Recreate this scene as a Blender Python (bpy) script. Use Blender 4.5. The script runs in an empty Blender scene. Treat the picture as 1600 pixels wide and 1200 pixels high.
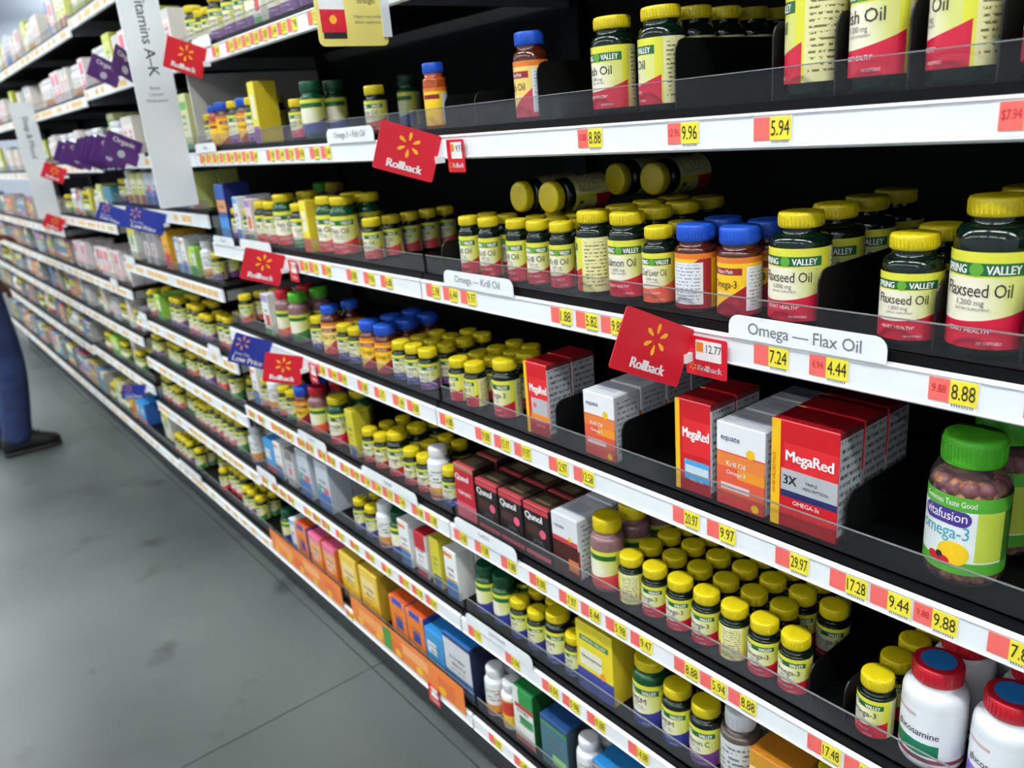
import bpy, bmesh, math, random
from mathutils import Matrix, Vector
R_ = random.Random(7)
scene = bpy.context.scene
COL = scene.collection
PI = math.pi

# ------------------------------------------------------------------ camera, light, exposure
cam_d = bpy.data.cameras.new('camera'); cam = bpy.data.objects.new('camera', cam_d); COL.objects.link(cam)
rt = Vector((0.6257750, 0.7756446, -0.0823481)); dn = Vector((0.1947808, -0.2576231, -0.9464094)); fw = Vector((-0.7552921, 0.5761995, -0.3122947))
cam.matrix_world = Matrix(((rt.x, -dn.x, -fw.x, 0), (rt.y, -dn.y, -fw.y, 0), (rt.z, -dn.z, -fw.z, 1.56), (0, 0, 0, 1)))
cam_d.sensor_width = 36; cam_d.lens = 1250 / 1600 * 36; cam_d.clip_start = .02; cam_d.clip_end = 100
cam_d.dof.use_dof = True; cam_d.dof.focus_distance = 1.0; cam_d.dof.aperture_fstop = 5.0
scene.camera = cam
scene.view_settings.view_transform = 'Standard'; scene.view_settings.look = 'None'
scene.view_settings.gamma = 1; scene.view_settings.use_curve_mapping = False
scene.view_settings.exposure = 0.08
scene.cycles.max_bounces = 7; scene.cycles.diffuse_bounces = 3; scene.cycles.glossy_bounces = 3; scene.cycles.transmission_bounces = 4; scene.cycles.transparent_max_bounces = 12; scene.cycles.adaptive_threshold = .08; scene.cycles.adaptive_min_samples = 16
w = bpy.data.worlds.new('world'); scene.world = w; w.use_nodes = True
w.node_tree.nodes['Background'].inputs[0].default_value = (.80, .87, 1, 1); w.node_tree.nodes['Background'].inputs[1].default_value = .10
CEIL = 4.6
LAMP_ROWS = ((-0.75, 62), (-4.6, 48), (3.9, 48))      # fluorescent strips along the aisles: y, watts each
LAMP_X = [-17.4, -14.4, -11.4, -8.4, -5.4, -2.4, .6, 3.6]

# ------------------------------------------------------------------ materials
def S(r, g, b):
    f = lambda c: ((c / 255 + .055) / 1.055) ** 2.4 if c > 10 else c / 255 / 12.92
    return (f(r), f(g), f(b), 1)
class E:                                            # node expression
    def __init__(s, nt, sock): s.nt = nt; s.s = sock
    def op(s, o, b=None, c=None):
        n = s.nt.nodes.new('ShaderNodeMath'); n.operation = o
        for i, v in enumerate((s, b, c)):
            if v is None: continue
            if isinstance(v, E): s.nt.links.new(v.s, n.inputs[i])
            else: n.inputs[i].default_value = v
        return E(s.nt, n.outputs[0])
    def __add__(s, b): return s.op('ADD', b)
    def __sub__(s, b): return s.op('SUBTRACT', b)
    def __mul__(s, b): return s.op('MULTIPLY', b)
    def __gt__(s, b): return s.op('GREATER_THAN', b)
    def __lt__(s, b): return s.op('LESS_THAN', b)
    def abs(s): return s.op('ABSOLUTE')
    def frac(s): return s.op('FRACT')
    def bt(s, a, b): return (s > a) * (s < b)
MATS = {}
def mat(name, color=(.8, .8, .8, 1), rough=.5, layers=None, spec=.5, metal=0, trans=0, bump=None, coat=0, ior=1.5, emit=None):
    if name in MATS: return MATS[name]
    m = bpy.data.materials.new(name); m.use_nodes = True; nt = m.node_tree; p = nt.nodes['Principled BSDF']
    p.inputs['Roughness'].default_value = rough; p.inputs['Metallic'].default_value = metal
    p.inputs['Specular IOR Level'].default_value = spec; p.inputs['Transmission Weight'].default_value = trans
    p.inputs['Coat Weight'].default_value = coat; p.inputs['IOR'].default_value = ior
    p.inputs['Base Color'].default_value = color; m.diffuse_color = color
    if emit: p.inputs['Emission Color'].default_value = color; p.inputs['Emission Strength'].default_value = emit
    if layers:
        tc = nt.nodes.new('ShaderNodeTexCoord'); sx = nt.nodes.new('ShaderNodeSeparateXYZ'); nt.links.new(tc.outputs['UV'], sx.inputs[0])
        u = E(nt, sx.outputs[0]); v = E(nt, sx.outputs[1])
        def noise(sx_, sy_, det=1.0, coord='UV'):
            mp = nt.nodes.new('ShaderNodeMapping'); nt.links.new(tc.outputs[coord], mp.inputs[0]); mp.inputs['Scale'].default_value = (sx_, sy_, sx_)
            no = nt.nodes.new('ShaderNodeTexNoise'); no.inputs['Scale'].default_value = 1; no.inputs['Detail'].default_value = det
            nt.links.new(mp.outputs[0], no.inputs['Vector']); return E(nt, no.outputs[0])
        cur = None
        for col, fn in layers(u, v, noise):
            mx = nt.nodes.new('ShaderNodeMix'); mx.data_type = 'RGBA'
            if cur is None: mx.inputs[6].default_value = color
            else: nt.links.new(cur, mx.inputs[6])
            mx.inputs[7].default_value = col
            if isinstance(fn, E): nt.links.new(fn.s, mx.inputs[0])
            else: mx.inputs[0].default_value = fn
            cur = mx.outputs[2]
        nt.links.new(cur, p.inputs['Base Color'])
    if bump:
        tc = nt.nodes.new('ShaderNodeTexCoord'); no = nt.nodes.new('ShaderNodeTexNoise'); no.inputs['Scale'].default_value = bump[0]; no.inputs['Detail'].default_value = 4
        bp = nt.nodes.new('ShaderNodeBump'); bp.inputs['Strength'].default_value = bump[1]; bp.inputs['Distance'].default_value = bump[2]
        nt.links.new(tc.outputs['Object'], no.inputs['Vector']); nt.links.new(no.outputs[0], bp.inputs['Height']); nt.links.new(bp.outputs[0], p.inputs['Normal'])
    MATS[name] = m; return m
M_black = mat('black shelf steel', S(8, 8, 9), .5, spec=.15, bump=(400, .15, .0005))
M_back = mat('black back panel', S(11, 11, 12), .7, spec=.2)
M_rail = mat('white plastic rail', S(236, 238, 240), .32)
M_grey = mat('grey painted steel', S(120, 124, 124), .5)
M_kick = mat('dark grey kick plate', S(62, 65, 66), .55)
M_divider = mat('black plastic divider', S(10, 10, 11), .45)
M_paper = mat('white paper', S(240, 240, 238), .7)
M_signw = mat('white sign board', S(226, 230, 232), .6)
M_tagr = mat('salmon red tag paper', S(238, 104, 96), .7)
M_tagy = mat('yellow tag paper', S(240, 222, 52), .7)
M_tago = mat('faded orange tag paper', S(226, 186, 120), .7)
M_ink = mat('black ink', S(38, 36, 36), .6)
M_inkg = mat('grey ink', S(112, 114, 116), .6)
M_inkw = mat('white ink', S(245, 240, 240), .6)
M_inkr = mat('red ink', S(200, 40, 40), .6)
M_flag = mat('red flag card', S(216, 20, 44), .45)
M_flagb = mat('blue flag card', S(38, 58, 160), .45)
M_flagp = mat('purple flag card', S(82, 38, 112), .45)
M_spark = mat('yellow orange print', S(252, 182, 30), .5)
M_sparkp = mat('pale orange print', S(235, 150, 120), .5)
M_greenb = mat('dark green bottle plastic', S(8, 25, 17), .09)
M_greenl = mat('green bottle plastic', S(14, 70, 36), .10)
M_amber = mat('amber brown bottle plastic', S(74, 26, 12), .12, coat=.4)
M_orange = mat('orange amber bottle plastic', S(178, 74, 18), .14, coat=.4)
M_white = mat('white bottle plastic', S(222, 224, 228), .3)
M_greyb = mat('grey brown bottle plastic', S(92, 80, 76), .25)
M_mauve = mat('mauve clear plastic filled', S(136, 96, 100), .18, coat=.4)
CAPS = {k: mat(k + ' cap plastic', S(*c), .38) for k, c in dict(yellow=(216, 194, 18), blue=(30, 84, 196), red=(196, 24, 42), green=(84, 190, 40), dkgreen=(16, 78, 50), white=(226, 226, 228), orange=(226, 92, 30), black=(26, 26, 28), purple=(110, 60, 150)).items()}
def mix_transparent(name, tint, fac, rough):
    m = bpy.data.materials.new(name); m.use_nodes = True; nt = m.node_tree; nt.nodes.clear()
    o = nt.nodes.new('ShaderNodeOutputMaterial'); mx = nt.nodes.new('ShaderNodeMixShader'); t = nt.nodes.new('ShaderNodeBsdfTransparent'); p = nt.nodes.new('ShaderNodeBsdfPrincipled')
    p.inputs['Base Color'].default_value = tint; p.inputs['Roughness'].default_value = rough
    fr = nt.nodes.new('ShaderNodeFresnel'); fr.inputs[0].default_value = 1.35
    ad = nt.nodes.new('ShaderNodeMath'); ad.operation = 'MULTIPLY_ADD'; ad.inputs[1].default_value = .22; ad.inputs[2].default_value = fac; ad.use_clamp = True
    nt.links.new(fr.outputs[0], ad.inputs[0]); nt.links.new(ad.outputs[0], mx.inputs[0]); nt.links.new(t.outputs[0], mx.inputs[1]); nt.links.new(p.outputs[0], mx.inputs[2]); nt.links.new(mx.outputs[0], o.inputs[0])
    return m
M_clear = mix_transparent('clear plastic fence', S(120, 124, 128), .06, .10)
M_clearb = mix_transparent('clear bottle plastic', S(150, 140, 140), .10, .06)

BAND = dict(red=(204, 26, 58), purple=(120, 62, 140), blue=(62, 66, 150), orange=(236, 92, 60), pink=(214, 66, 110), green=(60, 130, 60), teal=(40, 130, 130), pred=(222, 70, 74))
def sv_label(band, facts=True):
    c = S(*BAND[band])
    def layers(u, v, noise):
        x = (u - .5); ax = x.abs()
        out = [(S(236, 230, 206), (ax < .19) * (v < .74)),
               (S(200, 204, 60), (ax < .19) * (v < .74) * (((x * 6) + (v * .5) - .35).op('MAXIMUM', 0.0).op('MINIMUM', .75))),
               (c, (ax < .235) * (v < (x * .28 + .29 + (x * x) * 1.6))),
               (S(24, 102, 58), (ax < .19) * v.bt(.76, .89)),
               (S(226, 220, 160), u.bt(.75, .98)),
               (S(120, 112, 70), u.bt(.77, .96) * v.bt(.08, .92) * ((v * 15).frac() > .62) * (noise(40, 15) > .47)),
               (S(226, 222, 170), u.bt(.02, .25)),
               (S(130, 120, 80), u.bt(.04, .23) * v.bt(.1, .9) * ((v * 12).frac() > .6) * (noise(34, 12) > .5))]
        return out
    return mat('printed label lime with %s band' % band, S(218, 214, 62), .35, layers)
def nm_label(name, base, low):
    def layers(u, v, noise):
        x = u - .5
        return [(S(*low), v < (x * 1.6 + .26)), (S(150, 30, 40), (x.abs() < .13) * v.bt(.70, .82)), (S(222, 224, 230), u.bt(.66, .93) * v.bt(.08, .84)),
                (S(150, 150, 160), u.bt(.68, .91) * v.bt(.12, .8) * ((v * 16).frac() > .6) * (noise(50, 16) > .47)), (S(222, 120, 40), v > .9)]
    return mat(name, S(*base), .35, layers)
def band_label(name, base, bands, rough=.4, lines=None):
    def layers(u, v, noise):
        o = [(S(*c), v.bt(a, b) * u.bt(l, r)) for (c, a, b, l, r) in bands]
        if lines: o.append((S(*lines[0]), v.bt(lines[1], lines[2]) * u.bt(lines[3], lines[4]) * ((v * lines[5]).frac() > .55) * (noise(26, lines[5]) > .48)))
        return o
    return mat(name, S(*base), rough, layers)
def rnd_layers(seed):
    r = random.Random(seed); pal = [(214, 208, 80), (236, 236, 232), (206, 60, 80), (70, 110, 190), (90, 160, 80), (150, 90, 160), (230, 160, 60), (60, 150, 170), (230, 130, 150), (236, 226, 190)]
    b = r.choice(pal); bands = []
    a = 0
    for i in range(r.randint(2, 4)):
        c = r.choice(pal); h = r.uniform(.12, .35); l = r.choice([-1, -1, .1, .2]); bands.append((c, a, a + h, l, r.choice([2, 2, .8, .9]))); a += h + r.uniform(.05, .2)
    return band_label('assorted carton print %d' % seed, b, bands, .45, ((90, 90, 95), .3, .7, .15, .8, 9))

# ------------------------------------------------------------------ mesh building
class MB:
    def __init__(s): s.v = []; s.f = []; s.m = []; s.uv = []; s.sm = []; s.mats = []
    def mi(s, m):
        if m not in s.mats: s.mats.append(m)
        return s.mats.index(m)
    def face(s, idx, m, uv=None, smooth=False):
        s.f.append(idx); s.m.append(s.mi(m)); s.uv.append(uv or [(0, 0)] * len(idx)); s.sm.append(smooth)
    def box(s, x0, x1, y0, y1, z0, z1, m):
        b = len(s.v); s.v += [(x, y, z) for z in (z0, z1) for y in (y0, y1) for x in (x0, x1)]
        q = [(0, 0), (1, 0), (1, 1), (0, 1)]
        for f in ((0, 1, 5, 4), (1, 3, 7, 5), (3, 2, 6, 7), (2, 0, 4, 6), (4, 5, 7, 6), (2, 3, 1, 0)): s.face([b + i for i in f], m, q)
        return s
    def lathe(s, prof, m, seg=28, ang=(0, 2 * PI), uvz=None, ox=0, oy=0):
        b = len(s.v); full = abs(ang[1] - ang[0] - 2 * PI) < 1e-6; n = seg if full and not uvz else seg + 1
        for r, z in prof:
            for i in range(n):
                a = ang[0] + (ang[1] - ang[0]) * i / seg
                s.v.append((ox + r * math.sin(a), oy - r * math.cos(a), z))
        z0, z1 = (uvz or (prof[0][1], prof[-1][1] + 1e-9))
        for j in range(len(prof) - 1):
            for i in range(seg):
                i2 = (i + 1) % n
                uv = [(i / seg, (prof[j][1] - z0) / (z1 - z0)), ((i + 1) / seg, (prof[j][1] - z0) / (z1 - z0)), ((i + 1) / seg, (prof[j + 1][1] - z0) / (z1 - z0)), (i / seg, (prof[j + 1][1] - z0) / (z1 - z0))]
                s.face([b + j * n + i, b + j * n + i2, b + (j + 1) * n + i2, b + (j + 1) * n + i], m, uv, True)
        return s
    def add(s, o, T=None):
        b = len(s.v); s.v += [tuple(T @ Vector(p)) if T else p for p in o.v]
        for f, mi, uv, sm in zip(o.f, o.m, o.uv, o.sm): s.face([b + i for i in f], o.mats[mi], uv, sm)
        return s
    def plate(s, w, h, t, rad, m, cn=4, corners=(1, 1, 1, 1), m_edge=None):
        """upright rounded plate in XZ centred on the origin, front at -t/2; corners order BL BR TR TL"""
        pts = []
        for k, (cx, cz, a0) in enumerate(((-w / 2, -h / 2, PI), (w / 2, -h / 2, 1.5 * PI), (w / 2, h / 2, 0), (-w / 2, h / 2, .5 * PI))):
            r = rad if corners[k] else 0
            ox = cx + (r if cx < 0 else -r); oz = cz + (r if cz < 0 else -r)
            if r == 0: pts.append((cx, cz)); continue
            for i in range(cn + 1):
                a = a0 + PI / 2 * i / cn; pts.append((ox + r * math.cos(a), oz + r * math.sin(a)))
        b = len(s.v); n = len(pts)
        s.v += [(x, -t / 2, z) for x, z in pts] + [(x, t / 2, z) for x, z in pts]
        uv = [((x + w / 2) / w, (z + h / 2) / h) for x, z in pts]
        s.face([b + i for i in range(n)], m, uv); s.face([b + n + i for i in reversed(range(n))], m, [uv[i] for i in reversed(range(n))])
        for i in range(n):
            j = (i + 1) % n; s.face([b + j, b + i, b + n + i, b + n + j], m_edge or m)
        return s
    def extrude_x(s, prof, x0, x1, m):
        b = len(s.v); n = len(prof); s.v += [(x0, y, z) for y, z in prof] + [(x1, y, z) for y, z in prof]
        for i in range(n):
            j = (i + 1) % n; s.face([b + i, b + j, b + n + j, b + n + i], m)
        s.face([b + i for i in reversed(range(n))], m); s.face([b + n + i for i in range(n)], m)
        return s
    def mesh(s, name):
        me = bpy.data.meshes.new(name); me.from_pydata(s.v, [], s.f)
        for m in s.mats: me.materials.append(m)
        me.polygons.foreach_set('material_index', s.m); me.polygons.foreach_set('use_smooth', s.sm)
        ul = me.uv_layers.new(name='UVMap'); ul.data.foreach_set('uv', [c for f in s.uv for p in f for c in p])
        me.update(); return me
def link(name, me, parent=None, loc=(0, 0, 0), rotz=0):
    o = bpy.data.objects.new(name, me.mesh(name) if isinstance(me, MB) else me); COL.objects.link(o)
    o.location = loc; o.rotation_euler = (0, 0, rotz)
    if parent: o.parent = parent
    return o
def empty(name, loc, rotz=0):
    o = bpy.data.objects.new(name, None); COL.objects.link(o); o.location = loc; o.rotation_euler = (0, 0, rotz); o.empty_display_size = .05; return o
def tag(o, label, cat, group=None):
    o['label'] = label; o['category'] = cat
    if group: o['group'] = group
    return o
def structure(o, label=None):
    o['kind'] = 'structure'
    if label: o['label'] = label
    return o
# lettering: one conversion per string, normalised to height 1 (capital letters), centred
_TXT = {}
def glyphs(text):
    if text not in _TXT:
        c = bpy.data.curves.new('t', 'FONT'); c.body = text; c.size = 1; c.resolution_u = 2; c.align_x = 'CENTER'; c.space_character = .95
        o = bpy.data.objects.new('t', c); me = bpy.data.meshes.new_from_object(o)
        vs = [tuple(v.co) for v in me.vertices]; fs = [list(p.vertices) for p in me.polygons]
        x0 = min(v[0] for v in vs); x1 = max(v[0] for v in vs); ch = .70
        _TXT[text] = ([((v[0] - (x0 + x1) / 2) / ch, (v[1]) / ch) for v in vs], fs, (x1 - x0) / ch)
        bpy.data.objects.remove(o); bpy.data.curves.remove(c); bpy.data.meshes.remove(me)
    return _TXT[text]
def put_text(mb, text, h, m, x=0, z=0, y=0, maxw=None, bend=None, sx=1, bold=0, shear=0, rot=0):
    """flat lettering facing -Y with its baseline at z, or bent round a radius"""
    vs, fs, wd = glyphs(text); k = h * sx
    if maxw and wd * k > maxw: k = maxw / wd
    offs = [0] if not bold else [-bold, bold]
    for dx in offs:
        b = len(mb.v)
        for (a, c) in vs:
            px, pz = (a + shear * c) * k + dx, c * h
            if rot: px, pz = px * math.cos(rot) - pz * math.sin(rot), px * math.sin(rot) + pz * math.cos(rot)
            px += x; pz += z
            if bend: mb.v.append((bend * math.sin(px / bend), -bend * math.cos(px / bend), pz))
            else: mb.v.append((px, y, pz))
        for f in fs: mb.face([b + i for i in f], m)
def put_disc(mb, x, z, rx, rz, m, y=0, bend=None, n=14):
    nr = 4 if bend and rx > .3 * bend else 2 if bend else 1
    P = lambda px, pz: (bend * math.sin(px / bend), -bend * math.cos(px / bend), pz) if bend else (px, y, pz)
    b = len(mb.v)
    for q in range(1, nr + 1):
        for i in range(n): mb.v.append(P(x + rx * q / nr * math.cos(2 * PI * i / n), z + rz * q / nr * math.sin(2 * PI * i / n)))
    mb.face([b + i for i in range(n)], m)
    for q in range(nr - 1):
        for i in range(n): j = (i + 1) % n; mb.face([b + q * n + i, b + (q + 1) * n + i, b + (q + 1) * n + j, b + q * n + j], m)
def put_rect(mb, x0, x1, z0, z1, m, y=0, bend=None):
    n = 6 if bend else 1
    for i in range(n):
        a0 = x0 + (x1 - x0) * i / n; a1 = x0 + (x1 - x0) * (i + 1) / n; b = len(mb.v)
        for px, pz in ((a0, z0), (a1, z0), (a1, z1), (a0, z1)):
            mb.v.append((bend * math.sin(px / bend), -bend * math.cos(px / bend), pz) if bend else (px, y, pz))
        mb.face([b, b + 1, b + 2, b + 3], m)

# ------------------------------------------------------------------ the room
XF, XN, YB, YA = -19.0, 5.0, 5.6, -6.4
M_floor = mat('sealed concrete', S(84, 91, 89), .4, lambda u, v, n: [
    (S(54, 59, 57), ((n(1.1, 1.1, 4, 'Object') - .36) * 3).op('MAXIMUM', 0.0).op('MINIMUM', 1.0)), (S(110, 116, 112), ((n(.4, .4, 3, 'Object') - .46) * 3.0).op('MAXIMUM', 0.0).op('MINIMUM', .8)), (S(40, 40, 38), ((n(4.1, 4.1, 3, 'Object') - .63) * 6).op('MAXIMUM', 0.0))], bump=(60, .05, .002))
M_wall = mat('pale blue grey wall', S(190, 197, 208), .8); M_ceil = mat('white ceiling deck', S(228, 231, 236), .8)
fl = structure(link('floor', MB().box(XF, XN, YA, YB, -.12, -.012, mat('joint filler', S(70, 70, 66), .9))), 'grey sealed concrete floor')
jx = [XF, -14.8, -11.6, -8.4, -5.22, -1.96, 1.3, XN]; jy = [YA, -2.4, .86, 4.1, YB]
for a, b in zip(jx, jx[1:]):
    for c, d in zip(jy, jy[1:]):
        link('slab', MB().box(a + .002, b - .002, c + .002, d - .002, -.02, 0, M_floor), fl)
structure(link('ceiling', MB().box(XF, XN, YA, YB, CEIL, CEIL + .1, M_ceil)))
structure(link('wall_far', MB().box(XF - .1, XF, YA, YB, 0, CEIL, M_wall)))
structure(link('wall_back', MB().box(XF, XN, YB, YB + .1, 0, CEIL, M_wall)))
structure(link('wall_aisle', MB().box(XF, XN, YA - .1, YA, 0, CEIL, M_wall)))
structure(link('wall_near', MB().box(XN, XN + .1, YA, YB, 0, CEIL, M_wall)))
M_fix = mat('white lamp housing', S(235, 236, 238), .5)
M_diff = mat('lit lamp diffuser', S(245, 250, 255), .5, emit=3.0)
hous = MB().extrude_x([(-.09, .0), (.09, .0), (.05, .07), (-.05, .07)], -1.2, 1.2, M_fix).mesh('housing')
dif = MB().box(-1.18, 1.18, -.07, .07, -.012, -.001, M_diff).mesh('diffuser'); rod = MB()
for sx in (-.9, .9): rod.box(sx - .004, sx + .004, -.004, .004, .07, .4, M_fix)
rodm = rod.mesh('hanger')
for ri, (ly, watt) in enumerate(LAMP_ROWS):
    for li, lx in enumerate(LAMP_X):
        t = empty('ceiling_lamp', (lx, ly, CEIL - .4))
        nth = ['far end', 'second', 'third', 'fourth', 'fifth', 'sixth', 'seventh', 'near end'][li]
        tag(t, 'white fluorescent strip lamp, %s lamp, hanging over %s aisle' % (nth, ('this', 'the opposite', 'the next')[ri]), 'lamp', 'strip lamps under the ceiling')
        link('housing', hous, t); link('diffuser', dif, t); link('hanger', rodm, t)
        ld = bpy.data.lights.new('strip light', 'AREA'); ld.shape = 'RECTANGLE'; ld.size = 2.36; ld.size_y = .14; ld.energy = watt; ld.color = (.96, 1, .98)
        lo = bpy.data.objects.new('strip_light', ld); COL.objects.link(lo); lo.parent = t; lo.location = (0, 0, -.02)
        lu = ld.copy(); lu.energy = watt * .7; lo = bpy.data.objects.new('ceiling_fill_light', lu); COL.objects.link(lo); lo.parent = t; lo.location = (0, 0, .08); lo.rotation_euler = (PI, 0, 0)  # extra upward fill, added above each housing to brighten the ceiling

# ------------------------------------------------------------------ the person at the far left, facing the shelves
def skin(name, pts, edges, m, parent=None, sub=2, root=0):
    me = bpy.data.meshes.new(name); me.from_pydata([p[:3] for p in pts], edges, [])
    bm = bmesh.new(); bm.from_mesh(me); bm.verts.layers.skin.verify(); bm.to_mesh(me); bm.free()
    o = bpy.data.objects.new(name, me); COL.objects.link(o)
    o.modifiers.new('skin', 'SKIN'); ss = o.modifiers.new('sub', 'SUBSURF'); ss.levels = sub; ss.render_levels = sub
    sv = me.skin_vertices[0].data
    for i, p in enumerate(pts): sv[i].radius = (p[3], p[4] if len(p) > 4 else p[3]); sv[i].use_root = (i == root)
    dg = bpy.context.evaluated_depsgraph_get(); new = bpy.data.meshes.new_from_object(o.evaluated_get(dg)); o.modifiers.clear(); o.data = new; new.name = name
    new.polygons.foreach_set('use_smooth', [True] * len(new.polygons))
    new.materials.clear(); new.materials.append(m)
    if parent: o.parent = parent
    return o
M_skin = mat('brown skin', S(128, 70, 52), .5); M_jean = mat('blue denim', S(38, 56, 104), .85, lambda u, v, n: [(S(24, 34, 70), n(14, 5, 3, 'Object')), (S(66, 88, 140), (n(5, 3, 2, 'Object') - .5) * 1.2)], bump=(18, .6, .02))
M_shirt = mat('dark grey knit', S(54, 56, 62), .9); M_shoe = mat('black shoe leather', S(20, 19, 19), .5); M_sole = mat('dark rubber sole', S(30, 30, 30), .8); M_hair = mat('dark hair', S(22, 18, 16), .6)
PX, PY = -5.20, .36
def chain(base, pts, prev=None):
    es = []
    for p in pts:
        base.append(p); i = len(base) - 1
        if prev is not None: es.append((prev, i))
        prev = i
    return es, prev
P = [(0, 0, .95, .125, .10)]; Es = []
e, ch = chain(P, [(0, -.005, 1.08, .125, .095), (0, -.005, 1.22, .14, .10), (0, .0, 1.36, .15, .10), (0, -.01, 1.45, .08, .07), (0, .0, 1.52, .055, .06), (0, .015, 1.58, .066, .085), (0, .02, 1.66, .076, .098), (0, .012, 1.735, .062, .080)], 0); Es += e
neck = 4
for s_, elbow, wrist, palm in ((1, (.25, .05, 1.12), (.19, .14, 1.205), (.175, .175, 1.20)), (-1, (-.25, .0, 1.13), (-.23, .12, .95), (-.22, .16, .90))):
    e, last = chain(P, [(s_ * .19, -.01, 1.40, .06), (s_ * .225, 0, 1.27, .050), elbow + (.040,), tuple((a + b) / 2 for a, b in zip(elbow, wrist)) + (.038,), wrist + (.027,), palm + (.036, .020)], 3); Es += e
    d = Vector(palm) - Vector(wrist); d.normalize(); up = Vector((0, 0, 1)); sd = d.cross(up).normalized(); nrm = sd.cross(d).normalized()
    for f_, (off, ln) in enumerate(((-.027, .066), (-.009, .076), (.009, .072), (.026, .056))):
        b0 = Vector(palm) + sd * off + d * .02; b1 = b0 + d * ln * .5 - nrm * .008; b2 = b1 + d * ln * .32 - nrm * .02
        e, _ = chain(P, [tuple(b0) + (.010,), tuple(b1) + (.009,), tuple(b2) + (.0075,)], last); Es += e
    b0 = Vector(palm) - sd * .030 * s_ - d * .012; b1 = b0 - sd * .018 * s_ + d * .026 - nrm * .008; e, _ = chain(P, [tuple(b0) + (.012,), tuple(b1) + (.0095,), tuple(b1 + d * .024 - nrm * .006) + (.008,)], last); Es += e
for s_, fy in ((1, 0), (-1, -.10)):
    e, _ = chain(P, [(s_ * .095, .0, .86, .085), (s_ * .10, .035 + fy * .4, .50, .055), (s_ * .10, .01 + fy * .8, .30, .05), (s_ * .10, -.015 + fy, .09, .036), (s_ * .105, .05 + fy, .055, .032), (s_ * .11, .13 + fy, .04, .03, .02)], 0); Es += e
person = skin('person', P, Es, M_skin, None, 2); person.location = (PX, PY, 0)
tag(person, 'person in blue jeans and black shoes standing at the shelves, left edge', 'person')
tr = [(0, .0, .93, .15, .118), (0, .0, 1.02, .145, .112)]; te = [(0, 1)]
for s_, fy in ((1, 0), (-1, -.10)):
    e, _ = chain(tr, [(s_ * .10, .015, .84, .112, .108), (s_ * .105, .05 + fy * .35, .66, .098, .10), (s_ * .105, .055 + fy * .5, .48, .088, .092), (s_ * .105, .03 + fy * .8, .28, .082, .088), (s_ * .105, .0 + fy, .12, .080, .088), (s_ * .105, .0 + fy, .055, .082, .090)], 0); te += e
skin('trousers', tr, te, M_jean, person, 2)
sh = [(0, 0, .86, .185, .145)]; e, l_ = chain(sh, [(0, -.005, 1.04, .172, .13), (0, -.005, 1.22, .165, .125), (0, 0, 1.36, .17, .12), (0, -.005, 1.45, .085, .08)], 0); se = list(e)
for s_, el in ((1, (.245, .035, 1.16)), (-1, (-.245, 0, 1.16))):
    e, _ = chain(sh, [(s_ * .195, -.01, 1.40, .075), (s_ * .225, 0, 1.28, .068), el + (.062,)], 3); se += e
skin('shirt', sh, se, M_shirt, person, 2)
def loft(secs, m):
    mb = MB(); n = 16
    for (y, wd, zt, zb_) in secs:
        for i in range(n):
            a = 2 * PI * i / n; cx, cz = math.cos(a), math.sin(a)
            mb.v.append((wd * abs(cx) ** .75 * (1 if cx > 0 else -1), y, (zb_ + zt) / 2 + (zt - zb_) / 2 * abs(cz) ** .7 * (1 if cz > 0 else -1)))
    for j in range(len(secs) - 1):
        for i in range(n): q = (i + 1) % n; mb.face([j * n + i, j * n + q, (j + 1) * n + q, (j + 1) * n + i], m, None, True)
    mb.face(list(reversed(range(n))), m); mb.face([(len(secs) - 1) * n + i for i in range(n)], m); return mb
for s_, fy in ((1, 0), (-1, -.10)):
    sho = link('shoe', loft([(-.085, .022, .07, .02), (-.078, .034, .095, .018), (-.04, .040, .118, .018), (.02, .043, .120, .018), (.07, .046, .098, .018), (.12, .051, .076, .018), (.16, .049, .064, .018), (.19, .036, .052, .018), (.203, .018, .042, .02)], M_shoe), person, (s_ * .105, fy, 0)); sho.scale = (1.15, 1.0, 1.2)
    link('sole', loft([(-.088, .026, .022, .001), (-.07, .038, .022, .001), (.02, .042, .022, .001), (.12, .053, .022, .001), (.17, .048, .022, .001), (.205, .022, .022, .001)], M_sole), sho)
    lc = MB()
    for i in range(4): lc.box(-.022, .022, .045 + i * .02, .051 + i * .02, .112 - i * .010, .118 - i * .010, M_sole)
    link('laces', lc, sho)
hr = MB(); hr.lathe([(0, 1.792), (.04, 1.788), (.072, 1.765), (.085, 1.725), (.083, 1.69), (.076, 1.66), (.070, 1.655)], M_hair, 20)
link('hair', MB().add(hr, Matrix.Translation((0, -.012, 0)) @ Matrix.Scale(.90, 4, (1, 0, 0))), person)
ball = lambda r, m: MB().lathe([(0, -r), (r * .7, -r * .7), (r, 0), (r * .7, r * .7), (0, r)], m, 10)
M_eye = mat('eye white', S(220, 216, 210), .3)
for s_ in (-1, 1):
    ey = link('eye', ball(.011, M_eye), person, (s_ * .030, .100, 1.665)); link('iris', ball(.006, M_ink), ey, (0, .0065, 0))
    link('ear', MB().add(ball(.03, M_skin), Matrix.Diagonal((.35, .6, 1, 1))), person, (s_ * .076, .015, 1.655))
link('nose', MB().add(ball(.018, M_skin), Matrix.Diagonal((.8, 1.1, 1.4, 1))), person, (0, .118, 1.635))
link('mouth', MB().add(ball(.022, mat('lips', S(120, 56, 50), .5)), Matrix.Diagonal((1, .35, .3, 1))), person, (0, .100, 1.59))

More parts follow.
